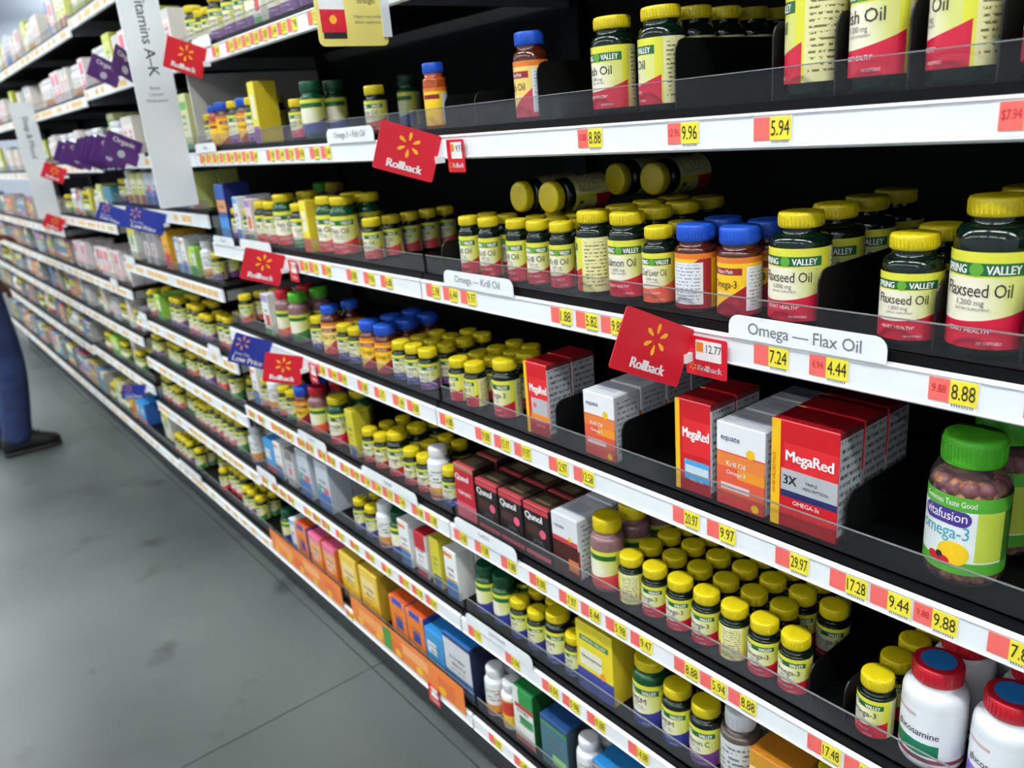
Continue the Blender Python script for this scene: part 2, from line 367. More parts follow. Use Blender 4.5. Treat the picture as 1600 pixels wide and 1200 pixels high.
# ------------------------------------------------------------------ shelving bays
YR, DEP = .82, .46
PITCH = 1.19; J0 = -.148
def bay_x(k): return J0 - PITCH * k, J0 - PITCH * (k - 1)      # bay 1 is the nearest one in view
DK = .052
SHELVES = {0: [.192, .466, .704, .969, 1.238, 1.504, 1.768], 1: [.192, .466, .704, .969, 1.238, 1.504, 1.768], 2: [.192, .466, .704, .969, 1.238, 1.504, 1.768],
           3: [.192, .45, .66, .847, 1.087, 1.32, 1.504, 1.77, 2.03], 4: [.192, .518, .743, .954, 1.238, 1.493, 1.75, 2.01]}
for k in (5, 6, 7): SHELVES[k] = [.192, .50, .743, .954, 1.16, 1.46, 1.75, 2.01]
BAYN = {0: 'bay right of view', 1: 'nearest bay', 2: 'second bay', 3: 'third bay', 4: 'fourth bay', 5: 'fifth bay', 6: 'sixth bay', 7: 'farthest bay'}
ORD = ['first', 'second', 'third', 'fourth', 'fifth', 'sixth', 'seventh', 'eighth', 'ninth', 'tenth', 'eleventh', 'twelfth', 'thirteenth', 'fourteenth', 'fifteenth', 'sixteenth', 'seventeenth', 'eighteenth', 'nineteenth', 'twentieth']
def ordn(i): return ORD[i] if i < 20 else str(i + 1) + 'th'
def shelfn(i): return 'bottom shelf' if i == 0 else ordn(i) + ' shelf up'
rail_prof = [(.0, .0), (-.004, .002), (-.005, .0035), (-.003, .0045), (-.003, .0370), (-.005, .038), (-.004, .040), (.002, .041), (.004, .038), (.004, .002)]
BAYS = {}; SHELF_OBJ = {}
for k in range(0, 8):
    x0, x1 = bay_x(k); W = x1 - x0; top = SHELVES[k][-1] + .16
    t = empty('shelving_bay', ((x0 + x1) / 2, YR + .25, 0)); BAYS[k] = t
    tag(t, {0: 'black steel shelving bay at the right edge, mostly out of view', 1: 'black steel shelving bay nearest the camera with white price rails', 2: 'black steel shelving bay second from the camera, orange strips at its foot', 3: 'black steel shelving bay left of the tall white vitamins sign', 4: 'shelving bay just right of the small far white sign', 5: 'shelving bay just left of the small far white sign', 6: 'shelving bay behind the person in jeans, second farthest', 7: 'farthest shelving bay at the left edge of the aisle'}[k], 'shelving', 'shelving bays along the aisle')
    loc = lambda m: m
    ox = -(x0 + x1) / 2; oy = -(YR + .25)
    Tm = Matrix.Translation((ox, oy, 0))
    def part(name, mb, parent=t):
        return link(name, MB().add(mb, Tm), parent)
    part('back_panel', MB().box(x0, x1, YR + DEP, YR + DEP + .02, .02, top, M_back))
    part('kick_plate', MB().box(x0, x1, .90, .92, 0, .20, M_kick))
    for xx in (x0, x1 - .03): part('upright', MB().box(xx, xx + .03, YR + DEP - .03, YR + DEP, .02, top, M_black))
    for si, zb in enumerate(SHELVES[k]):
        depth = DEP - .03
        d = MB().box(x0 + .002, x1 - .002, YR + .008, YR + depth, zb + .036, zb + DK, M_black)
        d.box(x0 + .002, x1 - .002, YR + .004, YR + .012, zb + .002, zb + DK, M_black)
        for xx in (x0 + .002, x1 - .006): d.box(xx, xx + .004, YR + .012, YR + depth, zb + .004 - .0, zb + .036, M_grey)
        dk = part('deck', d); SHELF_OBJ[(k, si)] = dk
        part('price_rail', MB().add(MB().extrude_x([(YR + a, zb + b) for a, b in rail_prof], x0 + .003, x1 - .003, M_rail)), dk)
        part('clear_fence', MB().box(x0 + .006, x1 - .006, YR + .012, YR + .0135, zb + DK, zb + DK + .034, M_clear), dk)
        part('fence_edge', MB().box(x0 + .006, x1 - .006, YR + .0115, YR + .014, zb + DK + .034, zb + DK + .0352, M_grey), dk)
def dividers(k, si, xs, h=.085, y0=.85, y1=1.22):
    zb = SHELVES[k][si]; bx = sum(bay_x(k)) / 2
    for x in xs:
        mb = MB(); pl = MB().plate(y1 - y0, h, .002, .018, M_divider, corners=(0, 0, 1, 1))
        mb.add(pl, Matrix.Translation((x - bx, (y0 + y1) / 2 - YR - .25, zb + DK + h / 2)) @ Matrix.Rotation(PI / 2, 4, 'Z'))
        link('divider', mb, SHELF_OBJ[(k, si)])
# light grey panel closing the upper compartments between the second and third bay
xj = bay_x(2)[0]
tag(link('end_panel', MB().box(-.004, .004, -.21, .2, 0, .205, mat('light grey panel', S(196, 194, 188), .6)), loc=(xj + .010, 1.045, 1.5575)), 'light grey upright panel behind the tall white vitamins sign', 'panel')

# ------------------------------------------------------------------ products
ITEMS = []
def bottle_meshes(kd):
    r, h, rc, hc = kd['r'], kd['h'], kd['rc'], kd['hc']; l0, l1 = kd['l0'], kd['l1']; sh = kd['sh']; zn = h - hc - .003
    seg = kd.get('seg', 28)
    pr = [(0, .0), (r * .86, 0), (r * .96, .0015), (r, .006), (r, sh)]
    nr = rc * .90
    for i in range(1, 7):
        a = PI / 2 * i / 6; pr.append((nr + (r - nr) * math.cos(a) ** .8 if i < 6 else nr, sh + (zn - .004 - sh) * math.sin(a)))
    pr += [(nr, zn), (nr, h - .004), (0, h - .004)]
    body = MB().lathe(pr, kd['body'], seg)
    zc = h - hc
    cp = [(rc * .94, zc), (rc, zc + .0012), (rc, h - .0022), (rc * .97, h - .0006), (rc * .90, h), (rc * .5, h + .0004), (0, h + .0004)]
    cap = MB().lathe(cp, kd['cap'], seg)
    for i in range(0, 36 if seg > 14 else 0):                           # grip ribs round the cap
        a = 2 * PI * i / 36; cap.add(MB().box(-rc * .03, rc * .03, -rc * 1.018, -rc * .98, zc + hc * .18, h - hc * .2, kd['cap']), Matrix.Rotation(a, 4, 'Z'))
    if kd.get('sticker'): put_disc_top(cap, rc * .7, h + .0009, kd['sticker'])
    lab = MB().lathe([(r + .0004, l0), (r + .0004, l1)], kd['label'], seg, (-PI, PI), (l0, l1))
    let = MB(); B = r + .0008; H = l1 - l0
    for (tx, hh, m, x, z, mw) in kd.get('text', ()):
        put_text(let, tx, hh * H, m, x * r, l0 + z * H, maxw=mw * r if mw else None, bend=B, bold=.00025 if tx in ('SPRING', 'VALLEY') else 0)
    for (x, z, rx, m) in kd.get('discs', ()): put_disc(let, x * r, l0 + z * H, rx * H, rx * H, m, bend=B)
    return body, cap, lab, let
def put_disc_top(mb, r, z, m):
    b = len(mb.v); mb.v += [(r * math.cos(2 * PI * i / 20), r * math.sin(2 * PI * i / 20), z) for i in range(20)]; mb.face([b + i for i in range(20)], m)
KIND = {}
M_orb = mat('green orb print', S(92, 160, 50), .5)
def SVTEXT(name, mg, foot='HEART HEALTH*', cnt='SOFTGELS'):
    return [('SPRING', .088, M_inkw, -.62, .780, .74), ('VALLEY', .088, M_inkw, .64, .780, .80), (name, .14, M_ink, 0, .545, 1.75), (mg, .06, M_inkg, -.1, .455, .8), ('DIETARY SUPPLEMENT', .028, M_inkg, -.05, .40, .9), (foot, .05, M_inkw, -.1, .17, 1.2), (cnt, .032, M_inkw, .45, .05, .6)]
def kind(key, desc, r, h, rc, hc, sh, l0, l1, body, cap, label, text=(), discs=(), **kw):
    KIND[key] = dict(desc=desc, r=r, h=h, rc=rc, hc=hc, sh=sh, l0=l0, l1=l1, body=body, cap=CAPS[cap], label=label, text=text, discs=discs, **kw)
ORB = [(0, .825, .07, M_orb)]
kind('flaxL', 'large flaxseed oil bottle with yellow cap', .039, .160, .0285, .019, .112, .011, .109, M_greenb, 'yellow', sv_label('red'), SVTEXT('Flaxseed Oil', '1,200 mg', cnt='200 SOFTGELS'), ORB)
kind('flaxM', 'medium flaxseed oil bottle with yellow cap', .0365, .138, .0265, .018, .100, .010, .098, M_greenb, 'yellow', sv_label('red'), SVTEXT('Flaxseed Oil', '1,000 mg', cnt='200 SOFTGELS'), ORB)
kind('flaxS', 'small flaxseed oil bottle with yellow cap', .0315, .120, .0245, .0165, .082, .008, .081, M_greenb, 'yellow', sv_label('red'), SVTEXT('Flaxseed Oil', '1,000 mg', cnt='100 SOFTGELS'), ORB)
kind('fish', 'fish oil bottle with yellow cap', .0305, .127, .0255, .0165, .090, .008, .089, M_greenb, 'yellow', sv_label('red'), SVTEXT('Fish Oil', '1,000 mg', cnt='60 SOFTGELS'), ORB)
kind('fishB', 'big fish oil bottle with yellow cap', .0325, .142, .0265, .018, .112, .016, .111, M_greenb, 'yellow', sv_label('red'), SVTEXT('Fish Oil', '1,200 mg', cnt='100 SOFTGELS'), ORB)
kind('krill', 'slim krill oil bottle with yellow cap', .0205, .110, .0185, .0155, .076, .007, .0755, M_greenb, 'yellow', sv_label('red'), SVTEXT('Krill Oil', '500 mg'), ORB)
kind('salmon', 'salmon oil bottle with yellow cap', .0295, .129, .0255, .0175, .092, .008, .091, M_greenb, 'yellow', sv_label('red'), SVTEXT('Salmon Oil', '1,000 mg'), ORB)
kind('cod', 'cod liver oil bottle with yellow cap', .0235, .112, .0195, .0165, .078, .007, .077, M_greenb, 'yellow', sv_label('orange'), SVTEXT('Cod Liver Oil', '', 'HEALTHY') if 0 else SVTEXT('Cod Liver Oil', '1,000 mg'), ORB)
M_nm = nm_label('yellow label with plum foot', (240, 190, 30), (160, 30, 50)); M_nmf = nm_label('pale yellow label with red foot', (238, 206, 110), (206, 60, 80))
NMT = lambda nm: [(nm, .13, M_ink, -.05, .48, 1.3), ('Nature Made', .07, M_inkw, 0, .73, .85), ('HEART HEALTH', .05, M_inkw, -.1, .35, .8)]
kind('nm', 'brown bottle with blue cap and yellow label', .0285, .118, .0255, .022, .083, .006, .081, M_amber, 'blue', M_nm, NMT('Omega-3'))
kind('nmfish', 'tall brown fish oil bottle with blue cap', .0275, .130, .0225, .020, .090, .006, .088, M_amber, 'blue', M_nmf, NMT('Fish Oil'))
kind('nmorange', 'orange amber bottle with blue cap', .021, .112, .0185, .018, .082, .006, .070, M_orange, 'blue', nm_label('bright yellow label', (250, 206, 30), (240, 190, 60)))
kind('gluco', 'white glucosamine bottle with red cap', .0375, .138, .0285, .023, .092, .009, .085, M_white, 'red', band_label('white label with green and wine bands', (226, 228, 232), [((30, 122, 84), .16, .40, .3, .62), ((150, 60, 80), .04, .12, .2, .8), ((200, 170, 175), .84, .9, .36, .5)]), [('glucosamine', .13, M_ink, 0, .52, 1.5)], sticker=mat('blue cap sticker', S(40, 120, 190), .4))
kind('gluco2', 'white glucosamine bottle with red cap and lilac band', .0375, .138, .0285, .023, .092, .009, .085, M_white, 'red', band_label('white label with lilac band', (226, 228, 232), [((130, 110, 200), .10, .40, .3, .62), ((200, 170, 175), .84, .9, .36, .5)]), [('glucosamine', .13, M_ink, 0, .52, 1.5)], sticker=mat('blue cap sticker', S(40, 120, 190), .4))
kind('white', 'white bottle with white cap', .027, .125, .021, .022, .088, .008, .082, M_white, 'white', band_label('white label with orange band', (228, 226, 222), [((220, 150, 60), .05, .35, .2, .85), ((190, 60, 50), 0, .08, .2, .85)], lines=((120, 120, 130), .45, .9, .3, .7, 9)))
kind('whiter', 'white bottle with red and yellow label', .026, .120, .020, .022, .084, .008, .080, M_white, 'white', band_label('white label red yellow', (230, 170, 50), [((200, 60, 40), .45, .95, .2, .85), ((236, 190, 60), .05, .45, .2, .85)]))
kind('greytop', 'grey brown bottle with white cap', .031, .140, .024, .030, .098, .008, .092, M_greyb, 'white', band_label('grey label', (206, 206, 204), [((120, 120, 124), .1, .3, .3, .7)], lines=((110, 110, 120), .4, .9, .3, .7, 9)))
kind('greeng', 'green bottle with dark green cap', .0275, .125, .023, .024, .088, .012, .086, M_greenl, 'dkgreen', sv_label('blue'), SVTEXT('Omega-3', '', '') if 0 else ())
for c in ('yellow', 'red', 'green'):
    kind('gummy_' + c, 'mauve gummy jar with %s cap' % c, .031, .140, .025, .026, .098, .010, .082, M_mauve, c, sv_label({'yellow': 'pred', 'red': 'orange', 'green': 'green'}[c]), seg=24)
for b in BAND:
    for key, r, h, nm in (('s', .0232, .092, 'small'), ('m', .0275, .115, 'medium'), ('l', .032, .135, 'large')):
        kind('sv_%s_%s' % (key, b), '%s dark green bottle, yellow cap, %s band' % (nm, {'pred': 'coral'}.get(b, b)), r, h, r * .86, .018 if key == 's' else .019, h * .70, .006, h * .685, M_greenb if key != 'l' else M_greenl, 'yellow', sv_label(b), SVTEXT({'red': 'Omega-3', 'purple': 'Vitamin C', 'blue': 'MSM', 'orange': 'Vitamin D3', 'pink': 'Vitamin E', 'green': 'Garlic', 'teal': 'Zinc', 'pred': 'Fish Oil'}[b], '1,000 mg'), seg=22)
CACHE = {}; FARMB = {}
def far_mb(key):
    if key not in FARMB:
        b, c, l, t = bottle_meshes(dict(KIND[key], seg=14, text=(), discs=())); FARMB[key] = MB().add(b).add(c).add(l)
    return FARMB[key]
def bottle(key, x, y, k, si, row, rot=0, joined=False, z=None, lay=None):
    z = SHELVES[k][si] + DK + .0004 if z is None else z
    ITEMS.append(dict(key=key, desc=KIND[key]['desc'], cat='bottle', k=k, si=si, row=row, x=x, y=y, z=z, rot=rot, joined=joined, lay=lay, group='bottles on the shelves'))
def make_bottle(it):
    key = it['key']; kd = KIND[key]; ck = (key, it['joined'])
    if ck not in CACHE:
        if it['joined']: CACHE[ck] = far_mb(key).mesh('supplement_bottle')
        else:
            b, c, l, t = bottle_meshes(kd); CACHE[ck] = (b.mesh('body'), c.mesh('cap'), l.mesh('label'), t.mesh('lettering') if t.f else None)
    loc = (it['x'], it['y'], it['z'])
    if it['joined']: root = link('supplement_bottle', CACHE[ck], None, loc, it['rot'])
    else:
        root = empty('supplement_bottle', loc, it['rot']); bm, cm, lm, tm = CACHE[ck]
        link('body', bm, root); link('cap', cm, root); lo = link('label', lm, root)
        if tm: link('lettering', tm, lo)
    if it['lay']: root.rotation_euler = it['lay']
    return root
# cartons
def bevel_box(w_, d, h, mf, mt, ms, b=.0012):
    bm = bmesh.new(); bmesh.ops.create_cube(bm, size=1)
    for v in bm.verts: v.co = Vector((v.co.x * w_, v.co.y * d, (v.co.z + .5) * h))
    bmesh.ops.bevel(bm, geom=list(bm.edges), offset=b, segments=1, affect='EDGES')
    uvl = bm.loops.layers.uv.new('UVMap')
    for f in bm.faces:
        n = f.normal; a = max(range(3), key=lambda i: abs(n[i]))
        f.material_index = 0 if (a == 1 and n.y < 0) else 1 if (a == 2) else 2
        for l in f.loops:
            c = l.vert.co
            l[uvl].uv = (c.x / w_ + .5, c.z / h) if a == 1 else (c.y / d + .5, c.z / h) if a == 0 else (c.x / w_ + .5, c.y / d + .5)
    me = bpy.data.meshes.new('carton'); bm.to_mesh(me); bm.free()
    for m in (mf, mt, ms): me.materials.append(m)
    return me
CART = {}
def ckind(key, desc, w_, d, h, mf, mt, ms, text=(), rects=(), discs=(), strip=None): CART[key] = dict(desc=desc, w=w_, d=d, h=h, mf=mf, mt=mt, ms=ms, text=text, rects=rects, discs=discs, strip=strip)
def carton(key, x, yfront, k, si, row, rot=0):
    ITEMS.append(dict(key=key, desc=CART[key]['desc'], cat='carton', k=k, si=si, row=row, x=x, y=yfront + CART[key]['d'] / 2, z=SHELVES[k][si] + DK + .0004, rot=rot, group='cartons on the shelves'))
def carton_mesh(key):
    c = CART[key]
    if 'mesh' not in c:
        c['mesh'] = bevel_box(c['w'], c['d'], c['h'], c['mf'], c['mt'], c['ms'])
        c['flap'] = MB().box(-c['w'] / 2 + .003, c['w'] / 2 - .003, -c['d'] / 2 + .0015, c['d'] / 2 - .004, c['h'], c['h'] + .0008, c['mt']).mesh('flap')
        L = MB(); yy = -c['d'] / 2 - .0006; W, H = c['w'], c['h']
        for (x0, x1, z0, z1, m) in c['rects']: put_rect(L, (x0 - .5) * W, (x1 - .5) * W, z0 * H, z1 * H, m, y=yy + .0003)
        for (dx, dz, rx, m) in c['discs']: put_disc(L, (dx - .5) * W, dz * H, rx * W, rx * W, m, y=yy + .0001)
        for (tx, hh, m, tx_, tz, mw, rot_) in c['text']: put_text(L, tx, hh * H, m, (tx_ - .5) * W, tz * H, yy, maxw=mw * (H if rot_ else W), rot=rot_, bold=.0006 if hh > .08 else 0)
        c['let'] = L.mesh('lettering') if L.f else None
    return c
def make_carton(it):
    c = carton_mesh(it['key']); root = link('supplement_carton', c['mesh'], None, (it['x'], it['y'], it['z']), it['rot'])
    link('flap', c['flap'], root)
    if c['let']: link('lettering', c['let'], root)
    return root
def solid(n, c): return mat(n, S(*c), .4)
M_facts = band_label('grey facts panel', (176, 178, 180), [((110, 30, 36), -.1, .06, -1, 2), ((110, 30, 36), .94, 1.1, -1, 2)], .45, ((80, 80, 84), .08, .92, .06, .94, 13))
M_mred = band_label('red carton front', (206, 22, 34), [((224, 40, 44), .42, .8, .2, 1), ((170, 14, 26), 0, .12, -1, 2)]); M_mredt = solid('dark red carton top', (150, 16, 26))
M_ylw = solid('golden yellow strip', (244, 190, 24)); M_silver = solid('silver print', (178, 180, 184)); M_navy = solid('navy print', (34, 40, 96)); M_sky = solid('sky blue print', (70, 160, 214)); M_orp = solid('orange print', (240, 140, 40)); M_pinkp = solid('pink print', (230, 90, 120)); M_whp = solid('white print', (236, 236, 236))
MEG = [('MegaRed', .11, M_inkw, .58, .60, .72, 0), ('OMEGA-3', .035, M_inkw, .58, .20, .4, 0), ('KRILL OIL', .03, M_inkw, .6, .13, .5, 0)]
STRIP = [('40% MORE', .035, M_inkr, .075, .45, .5, PI / 2)]
ckind('mega1', 'red krill oil carton with grey panel', .062, .055, .135, M_mred, M_mredt, M_facts, MEG, [(0, .12, 0, 1, M_ylw), (.25, .95, .30, .52, M_silver), (.2, .98, .22, .30, M_orp)], [(.4, .42, .08, M_pinkp)])
ckind('mega2', 'red krill oil carton with blue wave panel', .064, .055, .142, M_mred, M_mredt, M_facts, MEG, [(0, .13, 0, 1, M_ylw), (.25, .95, .14, .36, M_sky), (.28, .92, .2, .3, M_whp)], [])
ckind('mega3', 'red triple strength krill oil carton with silver panel', .094, .055, .150, M_mred, M_mredt, M_facts, [('MegaRed', .10, M_inkw, .58, .64, .70, 0), ('3X', .085, M_ink, .30, .42, .2, 0), ('TRIPLE', .028, M_ink, .62, .46, .3, 0), ('ABSORPTION', .028, M_ink, .68, .41, .42, 0), ('OMEGA-3s', .04, M_inkw, .55, .24, .4, 0), ('60+40 VALUED PACK', .030, M_inkr, .072, .5, .62, PI / 2)], [(0, .14, 0, 1, M_ylw), (.16, 1, .36, .56, M_silver), (.16, 1, .30, .36, M_navy)], [])
M_eqf = band_label('white and orange carton front', (226, 90, 60), [((236, 150, 40), .36, .62, .45, 1.1), ((232, 130, 60), .48, .64, -1, 2), ((234, 234, 236), .66, 1.2, -1, 2), ((210, 60, 60), 0, .12, -1, 2), ((225, 200, 205), .2, .28, .1, .7)]); M_eqt = band_label('white carton top', (214, 216, 222), [((190, 192, 204), .3, .7, .2, .8)])
ckind('equate', 'white and orange krill oil carton', .070, .06, .112, M_eqf, M_eqt, band_label('white carton side', (200, 202, 206), [((120, 40, 44), -.1, .5, -1, .04)], lines=((120, 120, 126), .1, .9, .1, .9, 12)), [('equate', .07, M_navy, .3, .80, .4, 0), ('Krill Oil', .06, M_inkw, .42, .5, .6, 0), ('Omega-3', .05, M_inkw, .42, .4, .5, 0)], [], [(.72, .70, .09, M_ylw), (.82, .07, .08, M_ylw)])
ckind('equate2', 'white and orange krill oil carton between red cartons', .078, .06, .124, M_eqf, M_eqt, CART['equate']['ms'], CART['equate']['text'], [], CART['equate']['discs'])
M_qk = band_label('black carton front with red bars', (32, 22, 22), [((196, 60, 70), .88, .97, -1, 2), ((206, 80, 92), .02, .10, -1, 2), ((70, 40, 34), .45, .62, .1, .6)]); M_qt = band_label('brown carton top', (58, 46, 34), [((190, 60, 70), -.1, .14, -1, 2), ((110, 96, 70), .3, .8, .2, .8)])
QT = [('Qunol', .13, M_whp, .42, .72, .7, 0), ('ULTRA', .06, M_inkg, .55, .32, .5, 0), ('CoQ10', .08, M_inkg, .55, .22, .5, 0)]
ckind('qunol', 'black carton with red bars and script lettering', .072, .06, .112, M_qk, M_qt, solid('dark carton side', (30, 24, 22)), QT, [], [(.76, .52, .13, M_pinkp)])
ckind('qunolr', 'tall red carton with script lettering', .070, .06, .125, band_label('red carton gold top', (186, 26, 42), [((150, 120, 90), .92, 1.1, -1, 2), ((220, 90, 110), 0, .3, -1, 2)]), M_qt, solid('dark carton side', (30, 24, 22)), [('Qunol', .11, M_whp, .42, .72, .7, 0), ('TURMERIC', .07, M_whp, .5, .45, .7, 0)], [], [])
ckind('wbrown', 'white topped brown carton', .070, .085, .120, band_label('white over brown carton front', (70, 26, 24), [((216, 218, 222), .62, 1.2, -1, 2), ((200, 60, 70), .54, .62, -1, 2), ((226, 120, 40), .1, .3, .6, 1.1)]), M_eqt, band_label('white carton side', (200, 202, 206), []) if 0 else CART['equate']['ms'], [('equate', .06, M_navy, .3, .78, .4, 0)], [], [(.7, .64, .07, M_ylw)])
M_svbox = band_label('yellow carton front blue foot', (228, 206, 40), [((226, 222, 200), .38, .62, .1, .7), ((62, 70, 150), -.1, .32, -1, 2), ((60, 130, 60), .74, .82, .1, .9)]); M_svt = solid('yellow carton top', (206, 182, 34)); M_svs = solid('yellow carton side', (214, 188, 40))
ckind('svbox', 'tall yellow carton with blue foot', .095, .06, .150, M_svbox, M_svt, M_svs, [('SPRING VALLEY', .045, M_inkw, .5, .76, .75, 0), ('Glucosamine', .05, M_ink, .42, .5, .6, 0)], [], [(.72, .36, .08, M_orp)])
ckind('svboxs', 'narrow yellow carton', .038, .06, .125, band_label('yellow carton front orange foot', (232, 214, 50), [((230, 226, 200), .4, .8, .25, .75), ((232, 104, 60), -.1, .28, -1, 2)]), M_svt, M_svs, [('SV', .05, M_ink, .5, .6, .5, 0)])
ckind('svboxp', 'narrow yellow carton with purple foot', .040, .06, .148, band_label('yellow carton front purple foot', (226, 214, 60), [((230, 226, 200), .4, .8, .25, .75), ((140, 80, 160), -.1, .28, -1, 2)]), M_svt, M_svs)
def simple_carton(key, desc, dims, base, bands, top=None, side=None, text=()):
    ckind(key, desc, *dims, band_label('print of ' + key.replace('_', ' '), base, bands, .42, ((90, 92, 100), .35, .65, .2, .75, 8)), solid('top of ' + key.replace('_', ' '), top or base), solid('side of ' + key.replace('_', ' '), side or base), text)
simple_carton('white_blue', 'white carton with blue foot', (.05, .05, .125), (232, 232, 230), [((70, 120, 180), -.1, .34, -1, 2), ((230, 170, 60), .34, .4, -1, 2), ((222, 130, 60), .84, .92, -1, .7)])
simple_carton('blue_white', 'slim white and blue carton', (.036, .05, .125), (226, 230, 236), [((60, 130, 200), -.1, .28, -1, 2), ((90, 170, 220), .86, 1.1, -1, 2), ((200, 60, 80), .55, .65, .3, .6)])
simple_carton('red_white', 'red and white carton', (.05, .05, .12), (224, 222, 222), [((190, 30, 44), .62, 1.1, -1, 2), ((190, 60, 70), -.1, .15, -1, 2)], (180, 30, 40))
simple_carton('yellow_slim', 'slim mustard yellow carton', (.04, .05, .13), (204, 192, 50), [((80, 90, 160), -.1, .25, .2, 2)], (190, 176, 40))
simple_carton('purple_orange', 'lilac carton with orange picture', (.040, .05, .12), (222, 206, 206), [((150, 120, 190), .84, 1.1, -1, 2), ((236, 120, 30), .34, .6, .3, .9), ((90, 150, 90), -.1, .2, -1, 2)])
simple_carton('straw', 'white carton with strawberry picture', (.05, .05, .12), (226, 228, 220), [((160, 140, 190), .82, 1.1, -1, 2), ((210, 60, 50), .25, .5, .35, .9), ((80, 150, 80), -.1, .15, -1, 2)])
simple_carton('pink_orange', 'pink and orange tea carton', (.085, .07, .13), (228, 170, 110), [((222, 120, 150), .82, 1.1, -1, 2), ((236, 140, 60), -.1, .45, -1, 2), ((244, 200, 170), .3, .6, .2, .7)], (222, 90, 130), (226, 110, 40))
simple_carton('gold_big', 'large golden yellow carton', (.105, .09, .150), (232, 196, 70), [((240, 216, 150), .45, .8, .1, .8), ((224, 170, 40), -.1, .3, -1, 2)], (224, 184, 60), (206, 160, 40))
simple_carton('orange_blue', 'orange carton with blue ovals', (.085, .075, .130), (236, 130, 40), [((50, 80, 170), .3, .55, .3, .75), ((50, 80, 170), .85, 1.1, .2, .8), ((240, 170, 60), -.1, .2, -1, 2)], (226, 96, 40), (48, 70, 150))
simple_carton('blue_box', 'bright blue carton', (.085, .075, .115), (60, 150, 206), [((220, 226, 230), .4, .7, .1, .6), ((210, 90, 90), -.1, .2, -1, 2)], (50, 140, 210), (40, 90, 170))
simple_carton('white_navy', 'large white and navy carton', (.115, .085, .145), (206, 210, 212), [((70, 120, 180), -.1, .28, -1, 2), ((40, 60, 120), .92, 1.1, -1, 2)], (40, 120, 196), (32, 40, 70))
simple_carton('green_white', 'green and white carton', (.07, .07, .145), (222, 222, 214), [((40, 140, 70), .70, 1.1, .3, 2), ((190, 60, 60), .64, .72, .1, 2), ((50, 150, 80), .36, .52, .3, .95), ((200, 90, 80), -.1, .1, -1, 2)], (40, 130, 66), (30, 90, 46))
simple_carton('teal_dark', 'dark teal carton with green edge', (.085, .075, .125), (70, 110, 124), [((60, 150, 70), .84, .9, -1, 2), ((40, 70, 130), .9, 1.1, -1, 2), ((150, 200, 120), .1, .3, .4, .9)], (36, 76, 130), (40, 60, 70))
simple_carton('blue_low', 'blue carton with orange edge', (.10, .08, .11), (44, 130, 190), [((200, 150, 80), .88, .94, -1, 2), ((230, 230, 230), .2, .5, .2, .8)], (40, 130, 196), (30, 80, 140))
simple_carton('gold_brown', 'cream carton with golden top', (.085, .07, .105), (226, 206, 150), [((200, 140, 40), .72, 1.1, -1, 2), ((120, 60, 40), .1, .3, .2, .8)], (190, 120, 30), (200, 150, 60))
simple_carton('blue_tall', 'tall blue carton with orange patch', (.075, .08, .16), (50, 90, 170), [((230, 160, 90), .5, .72, -1, 2), ((70, 150, 220), -.1, .4, -1, 2)], (30, 44, 110), (30, 40, 110))
simple_carton('lime_big', 'lime green carton with white panel', (.10, .07, .15), (206, 212, 110), [((236, 236, 220), .2, .5, .1, .9), ((190, 200, 60), .82, 1.1, -1, 2), ((170, 200, 90), -.1, .15, -1, 2)], (190, 190, 70), (180, 180, 60))
simple_carton('grey_set', 'pale grey carton with blue and red print', (.085, .07, .15), (190, 196, 204), [((70, 110, 180), -.1, .35, -1, 2), ((206, 90, 80), .34, .48, .5, .9), ((70, 150, 130), .3, .5, .05, .3)])
simple_carton('lime_pink', 'lime carton with magenta corner', (.085, .07, .15), (204, 206, 120), [((190, 70, 130), -.1, .32, .4, 2), ((226, 226, 190), .5, .8, .1, .9)])
simple_carton('leaf', 'white carton with green leaf print', (.105, .07, .135), (222, 224, 206), [((70, 160, 70), .45, .75, .3, .6), ((206, 200, 80), .75, 1.1, -1, 2), ((230, 210, 180), -.1, .2, .4, 2)], (190, 180, 70))
simple_carton('grey_tin', 'grey pouch box with white front', (.06, .07, .12), (196, 194, 194), [((120, 118, 116), .72, 1.1, -1, 2), ((200, 80, 90), .3, .5, .35, .65)], (120, 118, 110))
simple_carton('amber_red', 'amber yellow box with red foot', (.07, .07, .14), (230, 170, 30), [((206, 50, 70), -.1, .42, -1, 2)], (220, 160, 30))
simple_carton('green_snack', 'green and yellow snack box', (.07, .07, .10), (150, 200, 70), [((226, 226, 60), .4, .9, .05, .35), ((60, 150, 60), -.1, .35, -1, 2), ((222, 226, 220), .4, .8, .45, .95)], (150, 200, 80))
simple_carton('teal_wide', 'wide teal box', (.14, .08, .14), (70, 140, 160), [((210, 214, 196), -.1, .62, .06, .3), ((90, 60, 70), -.1, .55, .4, 2)], (40, 110, 130))
simple_carton('red_wide', 'red box with pale stripe', (.085, .08, .12), (196, 60, 60), [((226, 200, 200), -.1, 1.1, .05, .35), ((120, 40, 50), .75, 1.1, -1, 2)])
simple_carton('pink_white', 'white box with pink print', (.085, .07, .135), (226, 212, 212), [((222, 90, 120), .6, .9, .2, .8), ((236, 150, 160), .2, .4, .3, .9)])
simple_carton('cream_box', 'cream box with faint pink print', (.07, .07, .13), (228, 220, 208), [((230, 190, 190), .3, .7, .2, .8), ((206, 200, 196), .8, 1.1, -1, 2)])
simple_carton('green_yel', 'green and pale yellow box', (.095, .07, .16), (216, 216, 150), [((120, 180, 100), .72, .86, -1, 2), ((90, 170, 130), -.1, .1, -1, 2), ((200, 206, 180), .2, .6, .5, 2)], (80, 160, 80))
FARCART = []
